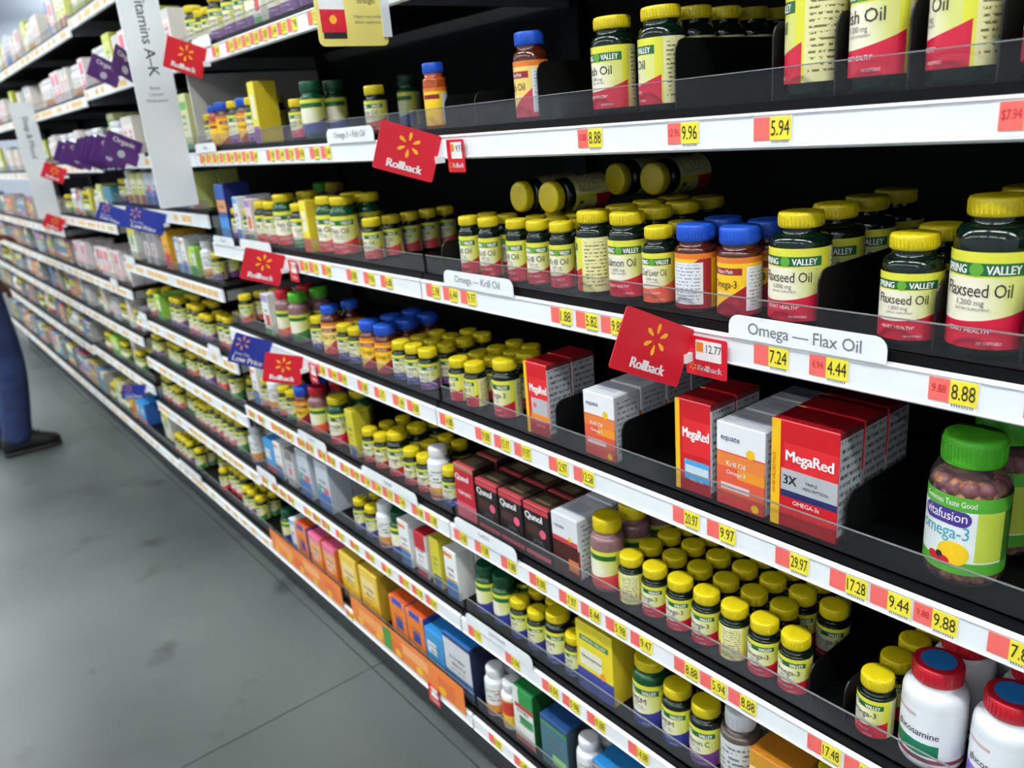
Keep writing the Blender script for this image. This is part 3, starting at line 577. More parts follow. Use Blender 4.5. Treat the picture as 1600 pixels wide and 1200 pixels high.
for s_ in range(14):
    r = random.Random(100 + s_); key = 'assorted_%d' % s_
    ckind(key, r.choice(['small pastel carton', 'small printed carton', 'slim coloured carton', 'bright assorted carton']), r.uniform(.06, .10), .07, r.uniform(.10, .15), rnd_layers(s_), solid('assorted top %d' % s_, r.choice([(210, 206, 190), (120, 150, 190), (190, 90, 100), (200, 190, 80)])), solid('assorted side %d' % s_, (170, 168, 160)))
    FARCART.append(key)

Y0 = YR + .017          # back of the fence
def rows(key, x, k, si, n=1, first=0, rot=0, dy=0, joined=False, gap=.003, jit=.0):
    if key in KIND:
        r = KIND[key]['r']
        for i in range(n): bottle(key, x, Y0 + .004 + r + dy + i * (2 * r + gap), k, si, first + i, rot + R_.uniform(-.12, .12) * (1 if i or jit else .3), joined)
    else:
        d = CART[key]['d']
        for i in range(n): carton(key, x, Y0 + .004 + dy + i * (d + gap), k, si, first + i, rot)

# --- nearest bay, eye level shelf
rows('nmorange', -1.283, 1, 5, 1, rot=.5); rows('nmfish', -1.02, 1, 5, 1, rot=-.1); rows('fish', -.845, 1, 5, 1, rot=-.05); rows('fish', -.757, 1, 5, 5, rot=-.75)
rows('fishB', -.535, 1, 5, 2, rot=-1.35); rows('fishB', -.458, 1, 5, 2, rot=-.25); rows('fishB', -.376, 1, 5, 2, rot=-.9); rows('fishB', -.29, 1, 5, 2, rot=-.3); rows('fishB', -.205, 1, 5, 1)
dividers(1, 5, [-.985, -.716, -.574, -.497, -.418, -.335]); dividers(1, 5, [-1.24, -1.15], .055)
# --- flax oil shelf
for x, n, ro in ((-1.218, 2, .1), (-1.158, 2, .45), (-1.078, 3, .05), (-1.024, 3, .45), (-.966, 3, .4)): rows('krill', x, 1, 4, n, rot=ro)
rows('salmon', -.899, 1, 4, 4, rot=-1.5); rows('salmon', -.829, 1, 4, 4, rot=.3); rows('cod', -.764, 1, 4, 2, rot=.3); rows('nm', -.702, 1, 4, 2, rot=-1.7); rows('nm', -.631, 1, 4, 2, rot=-.1)
rows('flaxM', -.549, 1, 4, 4, rot=.10); rows('flaxS', -.409, 1, 4, 2, rot=.12); rows('flaxL', -.331, 1, 4, 2, rot=-.06); rows('flaxL', -.246, 1, 4, 2)
dividers(1, 4, [-.507, -.372, -.287], .075); dividers(1, 4, [-1.30], .06)
for x, y in ((-1.108, 1.03), (-1.043, 1.035)): bottle('salmon', x, y, 1, 4, 6, z=SHELVES[1][4] + DK + .1115 + .0295, lay=(PI / 2, 0, R_.uniform(-.1, .1)))
for x, y in ((-.978, 1.14), (-.914, 1.145)): bottle('salmon', x, y, 1, 4, 7, z=SHELVES[1][4] + DK + .1305 + .0295, lay=(PI / 2, 0, R_.uniform(-.1, .1)))
simple_carton('crimson', 'small crimson carton at the back', (.036, .05, .085), (190, 26, 60), [((214, 60, 90), .1, .3, .1, .9)], (120, 20, 40), (130, 16, 40))
carton('crimson', -1.43, .99, 2, 4, 4)
# --- red carton shelf
rows('sv_m_red', -1.155, 1, 3, 2, rot=-.1); rows('mega1', -1.034, 1, 3, 2); rows('equate', -.880, 1, 3, 4); rows('mega2', -.688, 1, 3, 2); rows('equate2', -.608, 1, 3, 3); rows('mega3', -.512, 1, 3, 3)
dividers(1, 3, [-.996, -.838, -.458], .07)
# --- yellow cap cluster shelf
rows('qunolr', -1.268, 1, 2, 3) if 0 else None
for key, x in (('qunolr', -1.300), ('qunol', -1.222), ('qunol', -1.144), ('qunol', -1.066), ('wbrown', -.985)): rows(key, x, 1, 2, 3)
rows('gummy_yellow', -.905, 1, 2, 3)
for i, x in enumerate((-.842, -.789, -.736, -.684, -.632, -.580, -.529)): rows('sv_s_red', x, 1, 2, (5, 6, 6, 6, 5, 5, 1)[i], rot=(-1.8 if i == 0 else -1.9 if i == 4 else .0), gap=.0025)
bottle('sv_s_red', -.529, Y0 + .004 + .0232 + 2 * .0489, 1, 2, 2)
rows('sv_s_red', -.411, 1, 2, 4, rot=-.35); rows('gluco', -.345, 1, 2, 3, rot=-.12); rows('gluco2', -.262, 1, 2, 2, rot=-.12)
dividers(1, 2, [-.498, -.447], .06)
# --- second shelf up, nearest bay
for key, x, n in (('greeng', -1.29, 3), ('greeng', -1.228, 3), ('sv_s_blue', -1.170, 4), ('sv_s_blue', -1.115, 4), ('sv_m_blue', -1.055, 4), ('sv_s_blue', -1.000, 3), ('svbox', -.925, 3), ('sv_l_blue', -.815, 3), ('sv_m_blue', -.75, 3), ('sv_m_purple', -.69, 3), ('greytop', -.625, 3), ('gold_brown', -.545, 3), ('sv_l_purple', -.46, 2), ('sv_m_blue', -.39, 2), ('white', -.32, 2)): rows(key, x, 1, 1, n)
# --- bottom shelf, nearest bay
for key, x, n in (('white', -1.298, 3), ('whiter', -1.236, 3), ('green_white', -1.165, 3), ('teal_dark', -1.065, 3), ('white', -.985, 3), ('blue_low', -.90, 3), ('gold_big', -.77, 2), ('white_navy', -.64, 2)): rows(key, x, 1, 0, n)
# --- second bay
def line(k, si, seq, joined=False):
    """place facings at the given positions, nudging neighbours apart so that nothing overlaps"""
    x0, x1 = bay_x(k); prev = x0 + .036
    fixed = []
    for key, x, n, ro in seq:
        hw = KIND[key]['r'] if key in KIND else CART[key]['w'] / 2
        x = max(x, prev + hw + .0025); prev = x + hw; fixed.append([key, x, n, ro, hw])
    lim = x1 - .02
    for f in reversed(fixed):
        if f[1] + f[4] > lim: f[1] = lim - f[4]
        lim = f[1] - f[4] - .0025
    for key, x, n, ro, hw in fixed:
        if x - hw > x0 + .002: rows(key, x, k, si, n, rot=abs(ro), joined=joined)
line(2, 6, [('sv_m_green', -2.46, 2, -.4), ('sv_s_pink', -2.39, 2, -.3), ('sv_s_purple', -2.33, 2, -.4), ('sv_m_purple', -2.27, 2, -.4), ('sv_m_purple', -2.17, 2, -.3), ('sv_m_purple', -2.09, 3, -.4), ('sv_m_purple', -2.02, 2, -.4), ('straw', -1.96, 2, 0), ('sv_m_purple', -1.89, 2, -.5), ('sv_m_purple', -1.82, 2, -.4), ('sv_l_purple', -1.72, 2, 0), ('sv_m_blue', -1.6, 2, 0), ('sv_m_blue', -1.5, 2, 0)])
line(2, 5, [('sv_s_purple', -2.48, 2, -.4), ('nmorange', -2.43, 2, -.5), ('nm', -2.36, 2, -1.2), ('sv_m_purple', -2.27, 2, -.5), ('nm', -2.2, 2, -.6), ('sv_m_purple', -2.14, 2, -.5), ('svboxp', -2.08, 1, 0), ('sv_s_pink', -1.87, 2, -.4), ('greeng', -1.80, 2, -.8), ('sv_s_pred', -1.505, 1, -.4)])
bottle('greeng', -1.72, 1.08, 2, 5, 3)
line(2, 4, [('blue_tall', -2.46, 1, 0), ('sv_s_purple', -2.39, 2, -.6), ('blue_white', -2.34, 2, 0), ('sv_s_purple', -2.30, 2, -.4), ('purple_orange', -2.25, 2, 0), ('sv_m_pred', -2.20, 3, -.6), ('sv_m_pred', -2.135, 3, -.5), ('sv_l_pred', -2.065, 2, -1.0), ('sv_m_green', -1.96, 2, -.9), ('svboxs', -1.885, 3, 0), ('sv_l_pred', -1.81, 2, -.4), ('sv_l_pred', -1.735, 2, -.6), ('sv_s_pred', -1.59, 5, -.4)])
bottle('gummy_green', -2.30, 1.10, 2, 4, 4); bottle('gummy_yellow', -2.22, 1.10, 2, 4, 4)
line(2, 3, [('sv_s_pred', -2.47, 3, -.4), ('straw', -2.25, 2, 0), ('gummy_red', -2.17, 2, -.4), ('gummy_green', -2.08, 2, -.5), ('sv_s_blue', -1.95, 2, -.5), ('nmfish', -1.88, 2, -.6), ('sv_s_blue', -1.80, 2, -.5), ('sv_s_blue', -1.74, 2, -.4), ('nm', -1.675, 3, -.6), ('nm', -1.605, 3, -.6), ('sv_s_blue', -1.53, 3, -.5), ('sv_s_blue', -1.475, 4, -.5), ('sv_s_purple', -1.42, 4, -.5)])
for x, n in ((-1.305, 4), (-1.250, 4)): rows('sv_s_red', x, 1, 3, n, rot=-.4)
line(2, 2, [('white_blue', -2.46, 2, 0), ('sv_s_orange', -2.41, 2, -.4), ('white', -2.35, 2, -.4), ('sv_s_orange', -2.28, 2, -.4), ('sv_s_green', -2.22, 2, -.4), ('nm', -2.15, 2, -.5), ('gummy_red', -2.05, 2, -.4), ('sv_l_red', -1.93, 2, -.5), ('yellow_slim', -1.81, 1, 0), ('sv_s_red', -1.745, 3, -.4), ('sv_s_red', -1.685, 3, -.4), ('sv_m_red', -1.615, 3, -.4), ('sv_s_red', -1.545, 3, -.4), ('sv_s_red', -1.487, 3, -.4), ('white', -1.415, 1, -.3), ('sv_s_blue', -1.365, 3, -.3)])
line(2, 1, [('blue_box', -2.46, 2, 0), ('white_blue', -2.38, 2, 0), ('grey_tin', -2.29, 2, 0), ('grey_set', -2.18, 2, 0), ('grey_set', -2.05, 2, 0), ('sv_s_blue', -1.865, 3, -.3), ('sv_s_blue', -1.80, 3, -.3), ('white', -1.73, 2, -.4), ('greeng', -1.66, 2, -.3), ('white_blue', -1.60, 2, 0), ('red_white', -1.525, 2, 0), ('yellow_slim', -1.46, 2, 0), ('white_blue', -1.395, 2, 0)])
line(2, 0, [('greeng', -2.46, 2, 0), ('blue_white', -2.37, 2, 0), ('orange_blue', -2.30, 2, 0), ('pink_orange', -2.20, 2, 0), ('pink_orange', -2.10, 2, 0), ('gold_big', -1.97, 2, 0), ('gold_big', -1.85, 2, 0), ('orange_blue', -1.69, 2, 0), ('orange_blue', -1.59, 2, 0), ('blue_box', -1.49, 2, 0), ('white_navy', -1.40, 2, 0)])
# --- third bay and beyond: shelves filled in runs of one kind
def fill(k, si, keys, n=2, gap=(.004, .03), x_from=None, x_to=None, joined=None, rot=(.15, .7)):
    x0, x1 = bay_x(k); x = (x_from or x0 + .035); end = x_to or x1 - .02; rr = random.Random(k * 31 + si); ki = 0
    while True:
        key = keys[ki % len(keys)]; run = rr.choice([1, 2, 2, 3]) if key in KIND else rr.choice([1, 1, 2])
        if key.startswith('sv_s') and rr.random() < .3: key = key.replace('sv_s', 'sv_m')
        hw = KIND[key]['r'] if key in KIND else CART[key]['w'] / 2
        hh = KIND[key]['h'] if key in KIND else CART[key]['h']
        room = (SHELVES[k][si + 1] - SHELVES[k][si] - DK) if si + 1 < len(SHELVES[k]) else 9
        if hh > room - .004: ki += 1; continue
        done = False; back = rr.choice([0, 0, 0, .02, .06]) if key in KIND else rr.choice([0, 0, .01, .03])
        for _ in range(run):
            if x + 2 * hw > end: done = True; break
            rows(key, x + hw, k, si, n, rot=rr.uniform(*rot) if key in KIND else 0, joined=(k >= 4) if joined is None else joined, dy=back); x += 2 * hw + .003
        if done: break
        x += rr.uniform(*gap) + (rr.choice([0, 0, 0, .04, .07]) if k <= 4 else 0); ki += 1
SVS = ['sv_s_red', 'sv_s_purple', 'sv_s_green', 'sv_s_pred', 'sv_s_orange']; SVM = ['sv_m_purple', 'sv_m_red', 'sv_s_purple', 'sv_m_green', 'sv_s_orange']
fill(3, 0, SVS + ['sv_s_red'], 2); fill(3, 1, ['sv_s_red', 'sv_s_pink', 'sv_s_green', 'sv_s_red', 'sv_m_red'], 2, x_to=bay_x(3)[1] - .16)
carton('white_navy', bay_x(3)[1] - .085, Y0 + .01, 3, 1, 0) if 0 else rows('white', bay_x(3)[1] - .10, 3, 1, 2)
fill(3, 2, ['sv_s_purple', 'sv_s_pred', 'sv_s_green', 'sv_s_orange'], 2); fill(3, 3, ['sv_s_purple', 'sv_m_red', 'green_snack', 'sv_s_pred', 'sv_m_purple', 'sv_s_pink'], 2)
line(3, 4, [('leaf', -3.60, 2, 0), ('grey_tin', -3.40, 2, 0), ('grey_tin', -3.30, 2, 0), ('amber_red', -3.13, 2, 0), ('blue_white', -3.0, 2, 0), ('white_blue', -2.93, 2, 0), ('green_snack', -2.84, 2, 0), ('white', -2.74, 2, -.3), ('sv_s_purple', -2.65, 2, -.3)])
for key, x in (('sv_s_purple', -3.62), ('sv_s_purple', -3.57), ('white', -3.5)): rows(key, x, 3, 5, 2)
simple_carton('lime_mid', 'lime and white carton', (.085, .07, .115), (206, 208, 110), [((190, 70, 130), -.1, .32, .4, 2), ((226, 226, 190), .5, .8, .1, .9)]); simple_carton('grey_mid', 'grey carton with blue and red foot', (.085, .07, .115), (190, 196, 204), [((70, 110, 180), -.1, .45, -1, 2), ((206, 90, 80), .4, .6, .5, .9)])
for key, x in (('lime_mid', -3.39), ('lime_mid', -3.295), ('grey_mid', -3.20), ('grey_mid', -3.105), ('grey_mid', -3.01), ('lime_mid', -2.90), ('grey_mid', -2.80), ('lime_mid', -2.70)): rows(key, x, 3, 5, 2)
fill(3, 6, ['green_yel', 'white', 'cream_box', 'green_yel', 'gummy_red'], 2); fill(3, 7, ['cream_box', 'white', 'lime_big', 'cream_box', 'pink_white'], 2); fill(3, 8, ['lime_big', 'white', 'cream_box', 'lime_pink'], 2, x_to=bay_x(3)[1] - .3)
fill(4, 0, ['sv_s_green', 'leaf', 'sv_m_green', 'amber_red', 'blue_box'], 2); fill(4, 1, ['sv_s_green', 'sv_s_red', 'green_snack', 'sv_s_green', 'cream_box'], 2); fill(4, 2, ['grey_tin', 'sv_s_green', 'cream_box', 'sv_s_pink'], 2)
fill(4, 3, ['pink_white', 'cream_box', 'pink_white', 'white', 'red_white'], 2); line(4, 3 + 1, [('sv_s_green', -4.80, 2, 0), ('sv_s_green', -4.75, 2, 0), ('white', -4.6, 2, 0), ('red_white', -4.45, 2, 0), ('sv_m_green', -4.36, 2, 0), ('sv_m_green', -4.29, 2, 0), ('yellow_slim', -4.2, 2, 0), ('white', -4.1, 2, 0), ('lime_pink', -3.98, 2, 0), ('teal_wide', -3.84, 1, 0)])
fill(4, 5, ['white', 'cream_box', 'white', 'grey_tin'], 2); fill(4, 6, ['cream_box', 'white', 'pink_white', 'cream_box'], 2); fill(4, 7, ['lime_big', 'white', 'cream_box', 'blue_tall', 'pink_white', 'lime_pink'], 2)
for k in (5, 6, 7):
    for si in range(8):
        rr = random.Random(k * 50 + si); pool = FARCART[:]; rr.shuffle(pool)
        if si in (1, 2): pool = pool[:4] + ['sv_s_green', 'white', 'sv_m_red'] + pool[4:7]
        if si in (5, 6, 7): pool = ['cream_box', 'white', 'pink_white', 'lime_big', 'white', 'cream_box', 'grey_set']
        fill(k, si, pool, 1 if k > 5 else 2, gap=(.004, .02))

# which products show in the photograph: the 300 largest of a kind stay single things, smaller ones become one lot, hidden back rows go
from collections import defaultdict
from mathutils.bvhtree import BVHTree
def prune():
    V, F, own = [], [], []
    def prism(x, y, r, z0, z1, idx, n=10):
        b = len(V)
        for z in (z0, z1): V.extend([(x + r * math.cos(2 * PI * i / n), y + r * math.sin(2 * PI * i / n), z) for i in range(n)])
        for i in range(n): F.append((b + i, b + (i + 1) % n, b + n + (i + 1) % n, b + n + i)); own.append(idx)
        F.append(tuple(b + n + i for i in range(n))); own.append(idx)
    def pbox(x0, x1, y0, y1, z0, z1, idx):
        b = len(V); V.extend([(x, y, z) for z in (z0, z1) for y in (y0, y1) for x in (x0, x1)])
        for f in ((0, 1, 5, 4), (1, 3, 7, 5), (3, 2, 6, 7), (2, 0, 4, 6), (4, 5, 7, 6), (2, 3, 1, 0)): F.append(tuple(b + i for i in f)); own.append(idx)
    for k in SHELVES:
        x0, x1 = bay_x(k)
        for zb in SHELVES[k]: pbox(x0, x1, YR, YR + .43, zb + .0, zb + DK - .001, -1)
    pbox(-2.533, -2.527, .689, .801, 1.397, 2.25, -1)
    dims = []
    for i, it in enumerate(ITEMS):
        lx, ly, lz = it['x'], it['y'], it['z']
        if it['key'] in KIND:
            kd = KIND[it['key']]; r, h = kd['r'], kd['h']
            if it['lay']: prism(lx, ly - .06, .03, lz - .03, lz + .03, i); dims.append((lx, ly - .06, .03, lz - .03, .06)); continue
            prism(lx, ly, r, lz, lz + kd['sh'], i); prism(lx, ly, kd['rc'], lz + kd['sh'], lz + h, i); dims.append((lx, ly, r, lz, h))
        else:
            c = CART[it['key']]; pbox(lx - c['w'] / 2, lx + c['w'] / 2, ly - c['d'] / 2, ly + c['d'] / 2, lz, lz + c['h'], i); dims.append((lx, ly, c['w'] / 2, lz, c['h']))
    T = BVHTree.FromPolygons(V, F); C = Vector((0, 0, 1.56)); area = []
    for i, (x, y, r, z, h) in enumerate(dims):
        cen = Vector((x, y, z + h / 2)); d = cen - C; side = Vector((d.y, -d.x, 0)).normalized(); hit = 0; n = 0
        for fz in (.06, .2, .35, .5, .65, .8, .9, .97):
            for fs in (-.8, -.4, 0, .4, .8):
                n += 1; q = Vector((x, y, z + h * fz)) + side * (r * fs) - C; px = Vector((q.dot(rt), q.dot(dn), q.dot(fw)))
                u_, v_ = px.x / px.z * 1250, px.y / px.z * 1250
                if abs(u_) > 800 or abs(v_) > 600: continue
                p, nn, fi, dist = T.ray_cast(C, q.normalized())
                if fi is not None and own[fi] == i: hit += 1
        area.append(hit / n * 2 * r * h * (1250 / d.length) ** 2)
    keep, lot = set(), set()
    for cat in ('bottle', 'carton'):
        ids = sorted([i for i, it in enumerate(ITEMS) if it['cat'] == cat], key=lambda i: -area[i])
        keep.update([i for i in ids if area[i] > 14][:300])
        lot.update(i for i in ids if i not in keep and (area[i] > 0 or ITEMS[i]['row'] == 0 or (ITEMS[i]['k'] == 1 and ITEMS[i]['row'] < 2)))
    B, K = MB(), MB()
    for i in sorted(lot):
        it = ITEMS[i]; loc = Vector((it['x'], it['y'], it['z']))
        if it['cat'] == 'bottle': B.add(far_mb(it['key']), Matrix.Translation(loc) @ Matrix.Rotation(it['rot'], 4, 'Z'))
        else:
            me = carton_mesh(it['key'])['mesh']; b = len(K.v); K.v += [tuple(v.co + loc) for v in me.vertices]; uvd = me.uv_layers[0].data
            for p in me.polygons: K.face([b + q for q in p.vertices], me.materials[p.material_index], [tuple(uvd[l].uv) for l in p.loop_indices])
    for mb, nm, lb, ct in ((B, 'far_bottles', 'many tiny supplement bottles crowding the far and rear shelves', 'bottles'), (K, 'far_cartons', 'many tiny coloured cartons crowding the far and rear shelves', 'cartons')):
        if mb.f: o = link(nm, mb); tag(o, lb, ct); o['kind'] = 'stuff'
    ITEMS[:] = [it for i, it in enumerate(ITEMS) if i in keep]
    for it in ITEMS: it['root'] = make_bottle(it) if it['cat'] == 'bottle' else make_carton(it)
    print('PRUNE', len(dims), 'keep', len(keep), 'lot', len(lot), 'bottles', sum(it['cat'] == 'bottle' for it in ITEMS))
prune()
# labels that single each product out
BYROW = defaultdict(list)
for it in ITEMS: BYROW[(it['k'], it['si'], it['row'])].append(it)
ROWN = ['front row', 'second row', 'third row', 'fourth row', 'fifth row', 'sixth row', 'lying on top', 'lying at back']
for (k, si, row), its in BYROW.items():
    its.sort(key=lambda t: t['x']); same = defaultdict(list)
    for it in its: same[it['desc']].append(it)
    for desc, lst in same.items():
        for i, it in enumerate(lst):
            pos = ('only one' if len(lst) == 1 else 'leftmost' if i == 0 else 'rightmost' if i == len(lst) - 1 else ordn(i) + ' from left')
            words = '%s, %s in %s, %s, %s' % (desc, pos, ROWN[row], shelfn(si), BAYN[k])
            if row >= 6: words = '%s, %s, %s, %s, %s' % (desc, pos, ROWN[row], shelfn(si), BAYN[k])
            if len(words.split()) > 16: words = '%s, %s, %s, %s, %s' % (desc, pos, ROWN[row], shelfn(si).replace(' up', ''), BAYN[k])
            if len(words.split()) > 16: words = words.replace('from left', 'along')
            if len(words.split()) > 16: words = words.replace(' with ', ' ').replace(' and ', ' ')
            tag(it['root'], words, it['cat'], it['group'])

# ------------------------------------------------------------------ the clear gummy jar on the red carton shelf
def gummy_jar(x, y, k, si, label):
    z = SHELVES[k][si] + DK + .0004; root = empty('gummy_jar', (x, y, z), -.14); r, h = .0415, .173
    pr = [(0, 0), (r * .8, 0), (r * .93, .003), (r, .012), (r, .115), (r * .97, .125), (r * .86, .136), (r * .72, .142), (r * .72, .155)]
    link('body', MB().lathe(pr, M_clearb, 32), root)
    M_g = mat('gummy sweets', S(128, 70, 76), .4, lambda u, v, n: [(S(170, 110, 60), n(60, 60, 1, 'Object') > .55), (S(110, 44, 66), n(45, 45, 1, 'Object') < .42)])
    g = MB(); rr = random.Random(3); ico = MB().lathe([(0, -.011), (.008, -.008), (.011, 0), (.008, .008), (0, .011)], M_g, 8)
    for lv in range(9):
        for i in range(12): a = 2 * PI * (i + .5 * (lv % 2)) / 12; g.add(ico, Matrix.Translation(((r - .0125) * math.sin(a), -(r - .0125) * math.cos(a), .0125 + lv * .013)))
    g.lathe([(0, .004), (r - .014, .004), (r - .014, .122), (0, .124)], M_g, 16)
    o = link('gummies', g, root); o['kind'] = 'stuff'
    cg = CAPS['green']; cp = [(.0305, .141), (.0320, .143), (.0320, .167), (.0308, .1715), (.028, .173), (.017, .173), (.0, .173)]
    c = MB().lathe(cp, cg, 40)
    for i in range(48): c.add(MB().box(-.0008, .0008, -.0326, -.0315, .146, .165, cg), Matrix.Rotation(2 * PI * i / 48, 4, 'Z'))
    link('cap', c, root)
    l0, l1 = .018, .112
    lm = band_label('gummy jar label', (226, 232, 230), [((190, 204, 70), .18, .82, .62, .74), ((86, 170, 50), .82, 1.1, -1, 2), ((86, 170, 50), -.1, .16, -1, 2), ((60, 110, 40), .16, .82, .74, 1.1)])
    lo = link('label', MB().lathe([(r + .0004, l0), (r + .0004, l1)], lm, 32, (-PI, PI), (l0, l1)), root)
    t = MB(); B = r + .0008; H = l1 - l0; f = lambda v: l0 + v * H
    Mv = solid('violet print', (74, 50, 140)); Mt = solid('turquoise lettering', (60, 160, 180)); Mlem = solid('lemon print', (244, 200, 30)); Mber = solid('berry print', (206, 34, 56))
    put_text(t, 'Gummies Taste Good', .007, M_inkw, 0, f(.88), bend=B, maxw=.06)
    for i in range(8): put_disc(t, -.022 + i * .0055, f(.735 - .004 * abs(i - 3.5)), .010, .0095, Mv, bend=B)
    put_text(t, 'vitafusion', .0115, M_inkw, -.003, f(.685), bend=B + .0003, maxw=.05)
    put_text(t, 'omega-3', .016, Mt, -.004, f(.46), bend=B, maxw=.058)
    put_disc(t, .010, f(.26), .017, .015, Mlem, bend=B, n=20); put_disc(t, -.012, f(.17), .006, .005, Mber, bend=B + .0002); put_disc(t, .000, f(.15), .008, .0055, Mber, bend=B + .0003); put_disc(t, -.004, f(.21), .004, .004, M_ink, bend=B + .0004)
    link('lettering', t, lo)
    tag(root, label, 'jar', 'gummy jars')
gummy_jar(-.333, Y0 + .006 + .0415, 1, 3, 'clear gummy jar with lime green cap, front of the red carton shelf')
gummy_jar(-.333, Y0 + .006 + .0415 + .088, 1, 3, 'clear gummy jar with lime green cap, behind the front jar')

# ------------------------------------------------------------------ price tags, plates
TAGC = {}
def price_tag(x, k, si, text, wr=.021, wy=.027, old='', far=False, dz=0, nth=0):
    zb = SHELVES[k][si]; z = zb + .021 + dz; y = YR - .0036; h = .025
    lab = None
    if far:
        if 'far' not in TAGC:
            mb = MB().add(MB().plate(.050, .030, .0008, .002, M_paper, 2)); t2 = MB().plate(.046, .021, .0006, .001, M_tago, 2); mb.add(t2, Matrix.Translation((0, -.0008, .002))); TAGC['far'] = mb.mesh('price_tag')
        o = link('price_tag', TAGC['far'], None, (x, y, z)); return o
    root = empty('price_tag', (x, y, z)); W = wr + wy
    key = (wr, wy)
    if key not in TAGC:
        TAGC[key] = (MB().plate(W + .002, .0305, .0006, .001, M_paper, 2).mesh('backing'), MB().plate(wr, h, .0006, .0008, M_tagr, 2).mesh('old_price_panel'), MB().plate(wy, h, .0006, .0008, M_tagy, 2).mesh('price_panel'))
    a, b, c = TAGC[key]
    link('backing', a, root, (0, 0, -.0005)); rp = link('old_price_panel', b, root, (-W / 2 + wr / 2, -.0008, .002)); yp = link('price_panel', c, root, (W / 2 - wy / 2, -.0008, .002))
    if text:
        if ('t', text) not in TAGC:
            L = MB(); put_text(L, text, .0165, M_ink, 0, -.0075, -.0006, maxw=wy * .86, sx=.72); TAGC[('t', text)] = L.mesh('lettering')
            L = MB()
            for i in range(9): put_rect(L, -.011 + i * .0025, -.0098 + i * .0025, 0, .003, M_inkg)
            TAGC['bar'] = L.mesh('barcode')
        link('lettering', TAGC[('t', text)], yp)
        link('barcode', TAGC['bar'], root, (W / 2 - wy / 2, -.0006, -.0140))
    if old:
        if ('o', old) not in TAGC:
            L = MB(); put_text(L, old, .009, M_inkr, 0, -.003, -.0006, maxw=wr * .8, sx=.7); TAGC[('o', old)] = L.mesh('lettering')
        link('lettering', TAGC[('o', old)], rp)
    return root
TAGS = {(1, 5): [(-.842, '8.88', '9.88'), (-.677, '9.96', '12.96'), (-.55, '5.94', ''), (-.292, '7.94', '$7.94')],
        (1, 4): [(-1.293, '5.98', ''), (-1.234, '6.44', ''), (-1.177, '9.97', ''), (-.926, '1.88', ''), (-.868, '5.82', ''), (-.814, '9.88', ''), (-.546, '7.24', ''), (-.47, '4.44', '4.94'), (-.333, '8.88', '9.88'), (-.243, '9.88', '')],
        (1, 3): [(-1.299, '4.88', ''), (-1.175, '9.88', ''), (-1.115, '15.97', ''), (-1.055, '19.97', ''), (-.959, '12.97', ''), (-.896, '12.58', ''), (-.682, '20.97', ''), (-.62, '9.97', ''), (-.509, '29.97', ''), (-.432, '17.28', ''), (-.38, '9.44', ''), (-.329, '9.88', '9.88'), (-.25, '7.88', '')],
        (1, 2): [(-1.296, '24.88', ''), (-1.22, '19.88', ''), (-1.131, '9.88', ''), (-1.043, '8.88', ''), (-.958, '7.97', ''), (-.9, '8.44', ''), (-.838, '5.98', ''), (-.78, '9.47', ''), (-.686, '8.88', ''), (-.635, '5.94', ''), (-.583, '8.88', ''), (-.453, '17.48', ''), (-.400, '11.48', ''), (-.30, '9.88', '')],
        (1, 1): [(-1.284, '7.97', ''), (-1.15, '5.94', ''), (-1.031, '8.94', ''), (-.971, '5.98', ''), (-.902, '9.88', ''), (-.797, '14.88', ''), (-.70, '6.88', ''), (-.6, '9.94', '')],
        (1, 0): [(-1.249, '6.97', ''), (-1.156, '5.48', ''), (-1.06, '9.98', ''), (-.95, '8.97', ''), (-.85, '4.97', '')],
        (2, 4): [(-1.871, '5.88', ''), (-1.817, '7.94', ''), (-1.749, '5.94', ''), (-1.622, '8.88', ''), (-1.544, '9.94', ''), (-1.47, '6.88', '')],
        (2, 3): [(-1.873, '5.88', ''), (-1.808, '9.44', ''), (-1.755, '8.44', ''), (-1.651, '9.88', ''), (-1.57, '5.97', ''), (-1.487, '7.44', ''), (-1.426, '8.88', '')]}
pr_ = random.Random(5)
def seq_tags(k, si, x0, x1, st):
    out = []; x = x0
    while x < x1: out.append((x, '%d.%s' % (pr_.randint(3, 19), pr_.choice(['88', '97', '44', '94', '98'])), '')); x += st * pr_.choice([1, 1, 1, 1.4, 1.9])
    return out
TAGS[(2, 6)] = seq_tags(2, 6, -2.20, -1.62, .053); TAGS[(2, 5)] = seq_tags(2, 5, -2.46, -1.60, .056)
TAGS[(2, 2)] = seq_tags(2, 2, -2.47, -1.40, .056); TAGS[(2, 1)] = seq_tags(2, 1, -2.47, -1.40, .062); TAGS[(2, 0)] = [(-1.955, '9.88', '')]
for (k, si), lst in TAGS.items():
    for i, (x, tx, old) in enumerate(lst):
        o = price_tag(x, k, si, tx, old=old)
        tag(o, 'price tag reading %s, %s from left on %s rail, %s' % (tx, ordn(i), shelfn(si), BAYN[k]), 'price tag', 'price tags on the rails')
for k in (3, 4):
    x0, x1 = bay_x(k)
    for si in range(0, len(SHELVES[k])):
        x = x0 + .05; i = 0; rr = random.Random(k * 9 + si)
        while x < x1 - .04:
            o = price_tag(x, k, si, '', far=True)
            tag(o, 'faded orange price tag, %s from left, %s rail, %s' % (ordn(i), shelfn(si), BAYN[k]), 'price tag', 'price tags on the rails'); i += 1
            x += rr.choice([.052, .055, .09, .11, .16] if k < 5 else [.11, .2, .24])
FT = MB(); rr = random.Random(77)
price_tag(0, 5, 0, '', far=True) if 0 else None
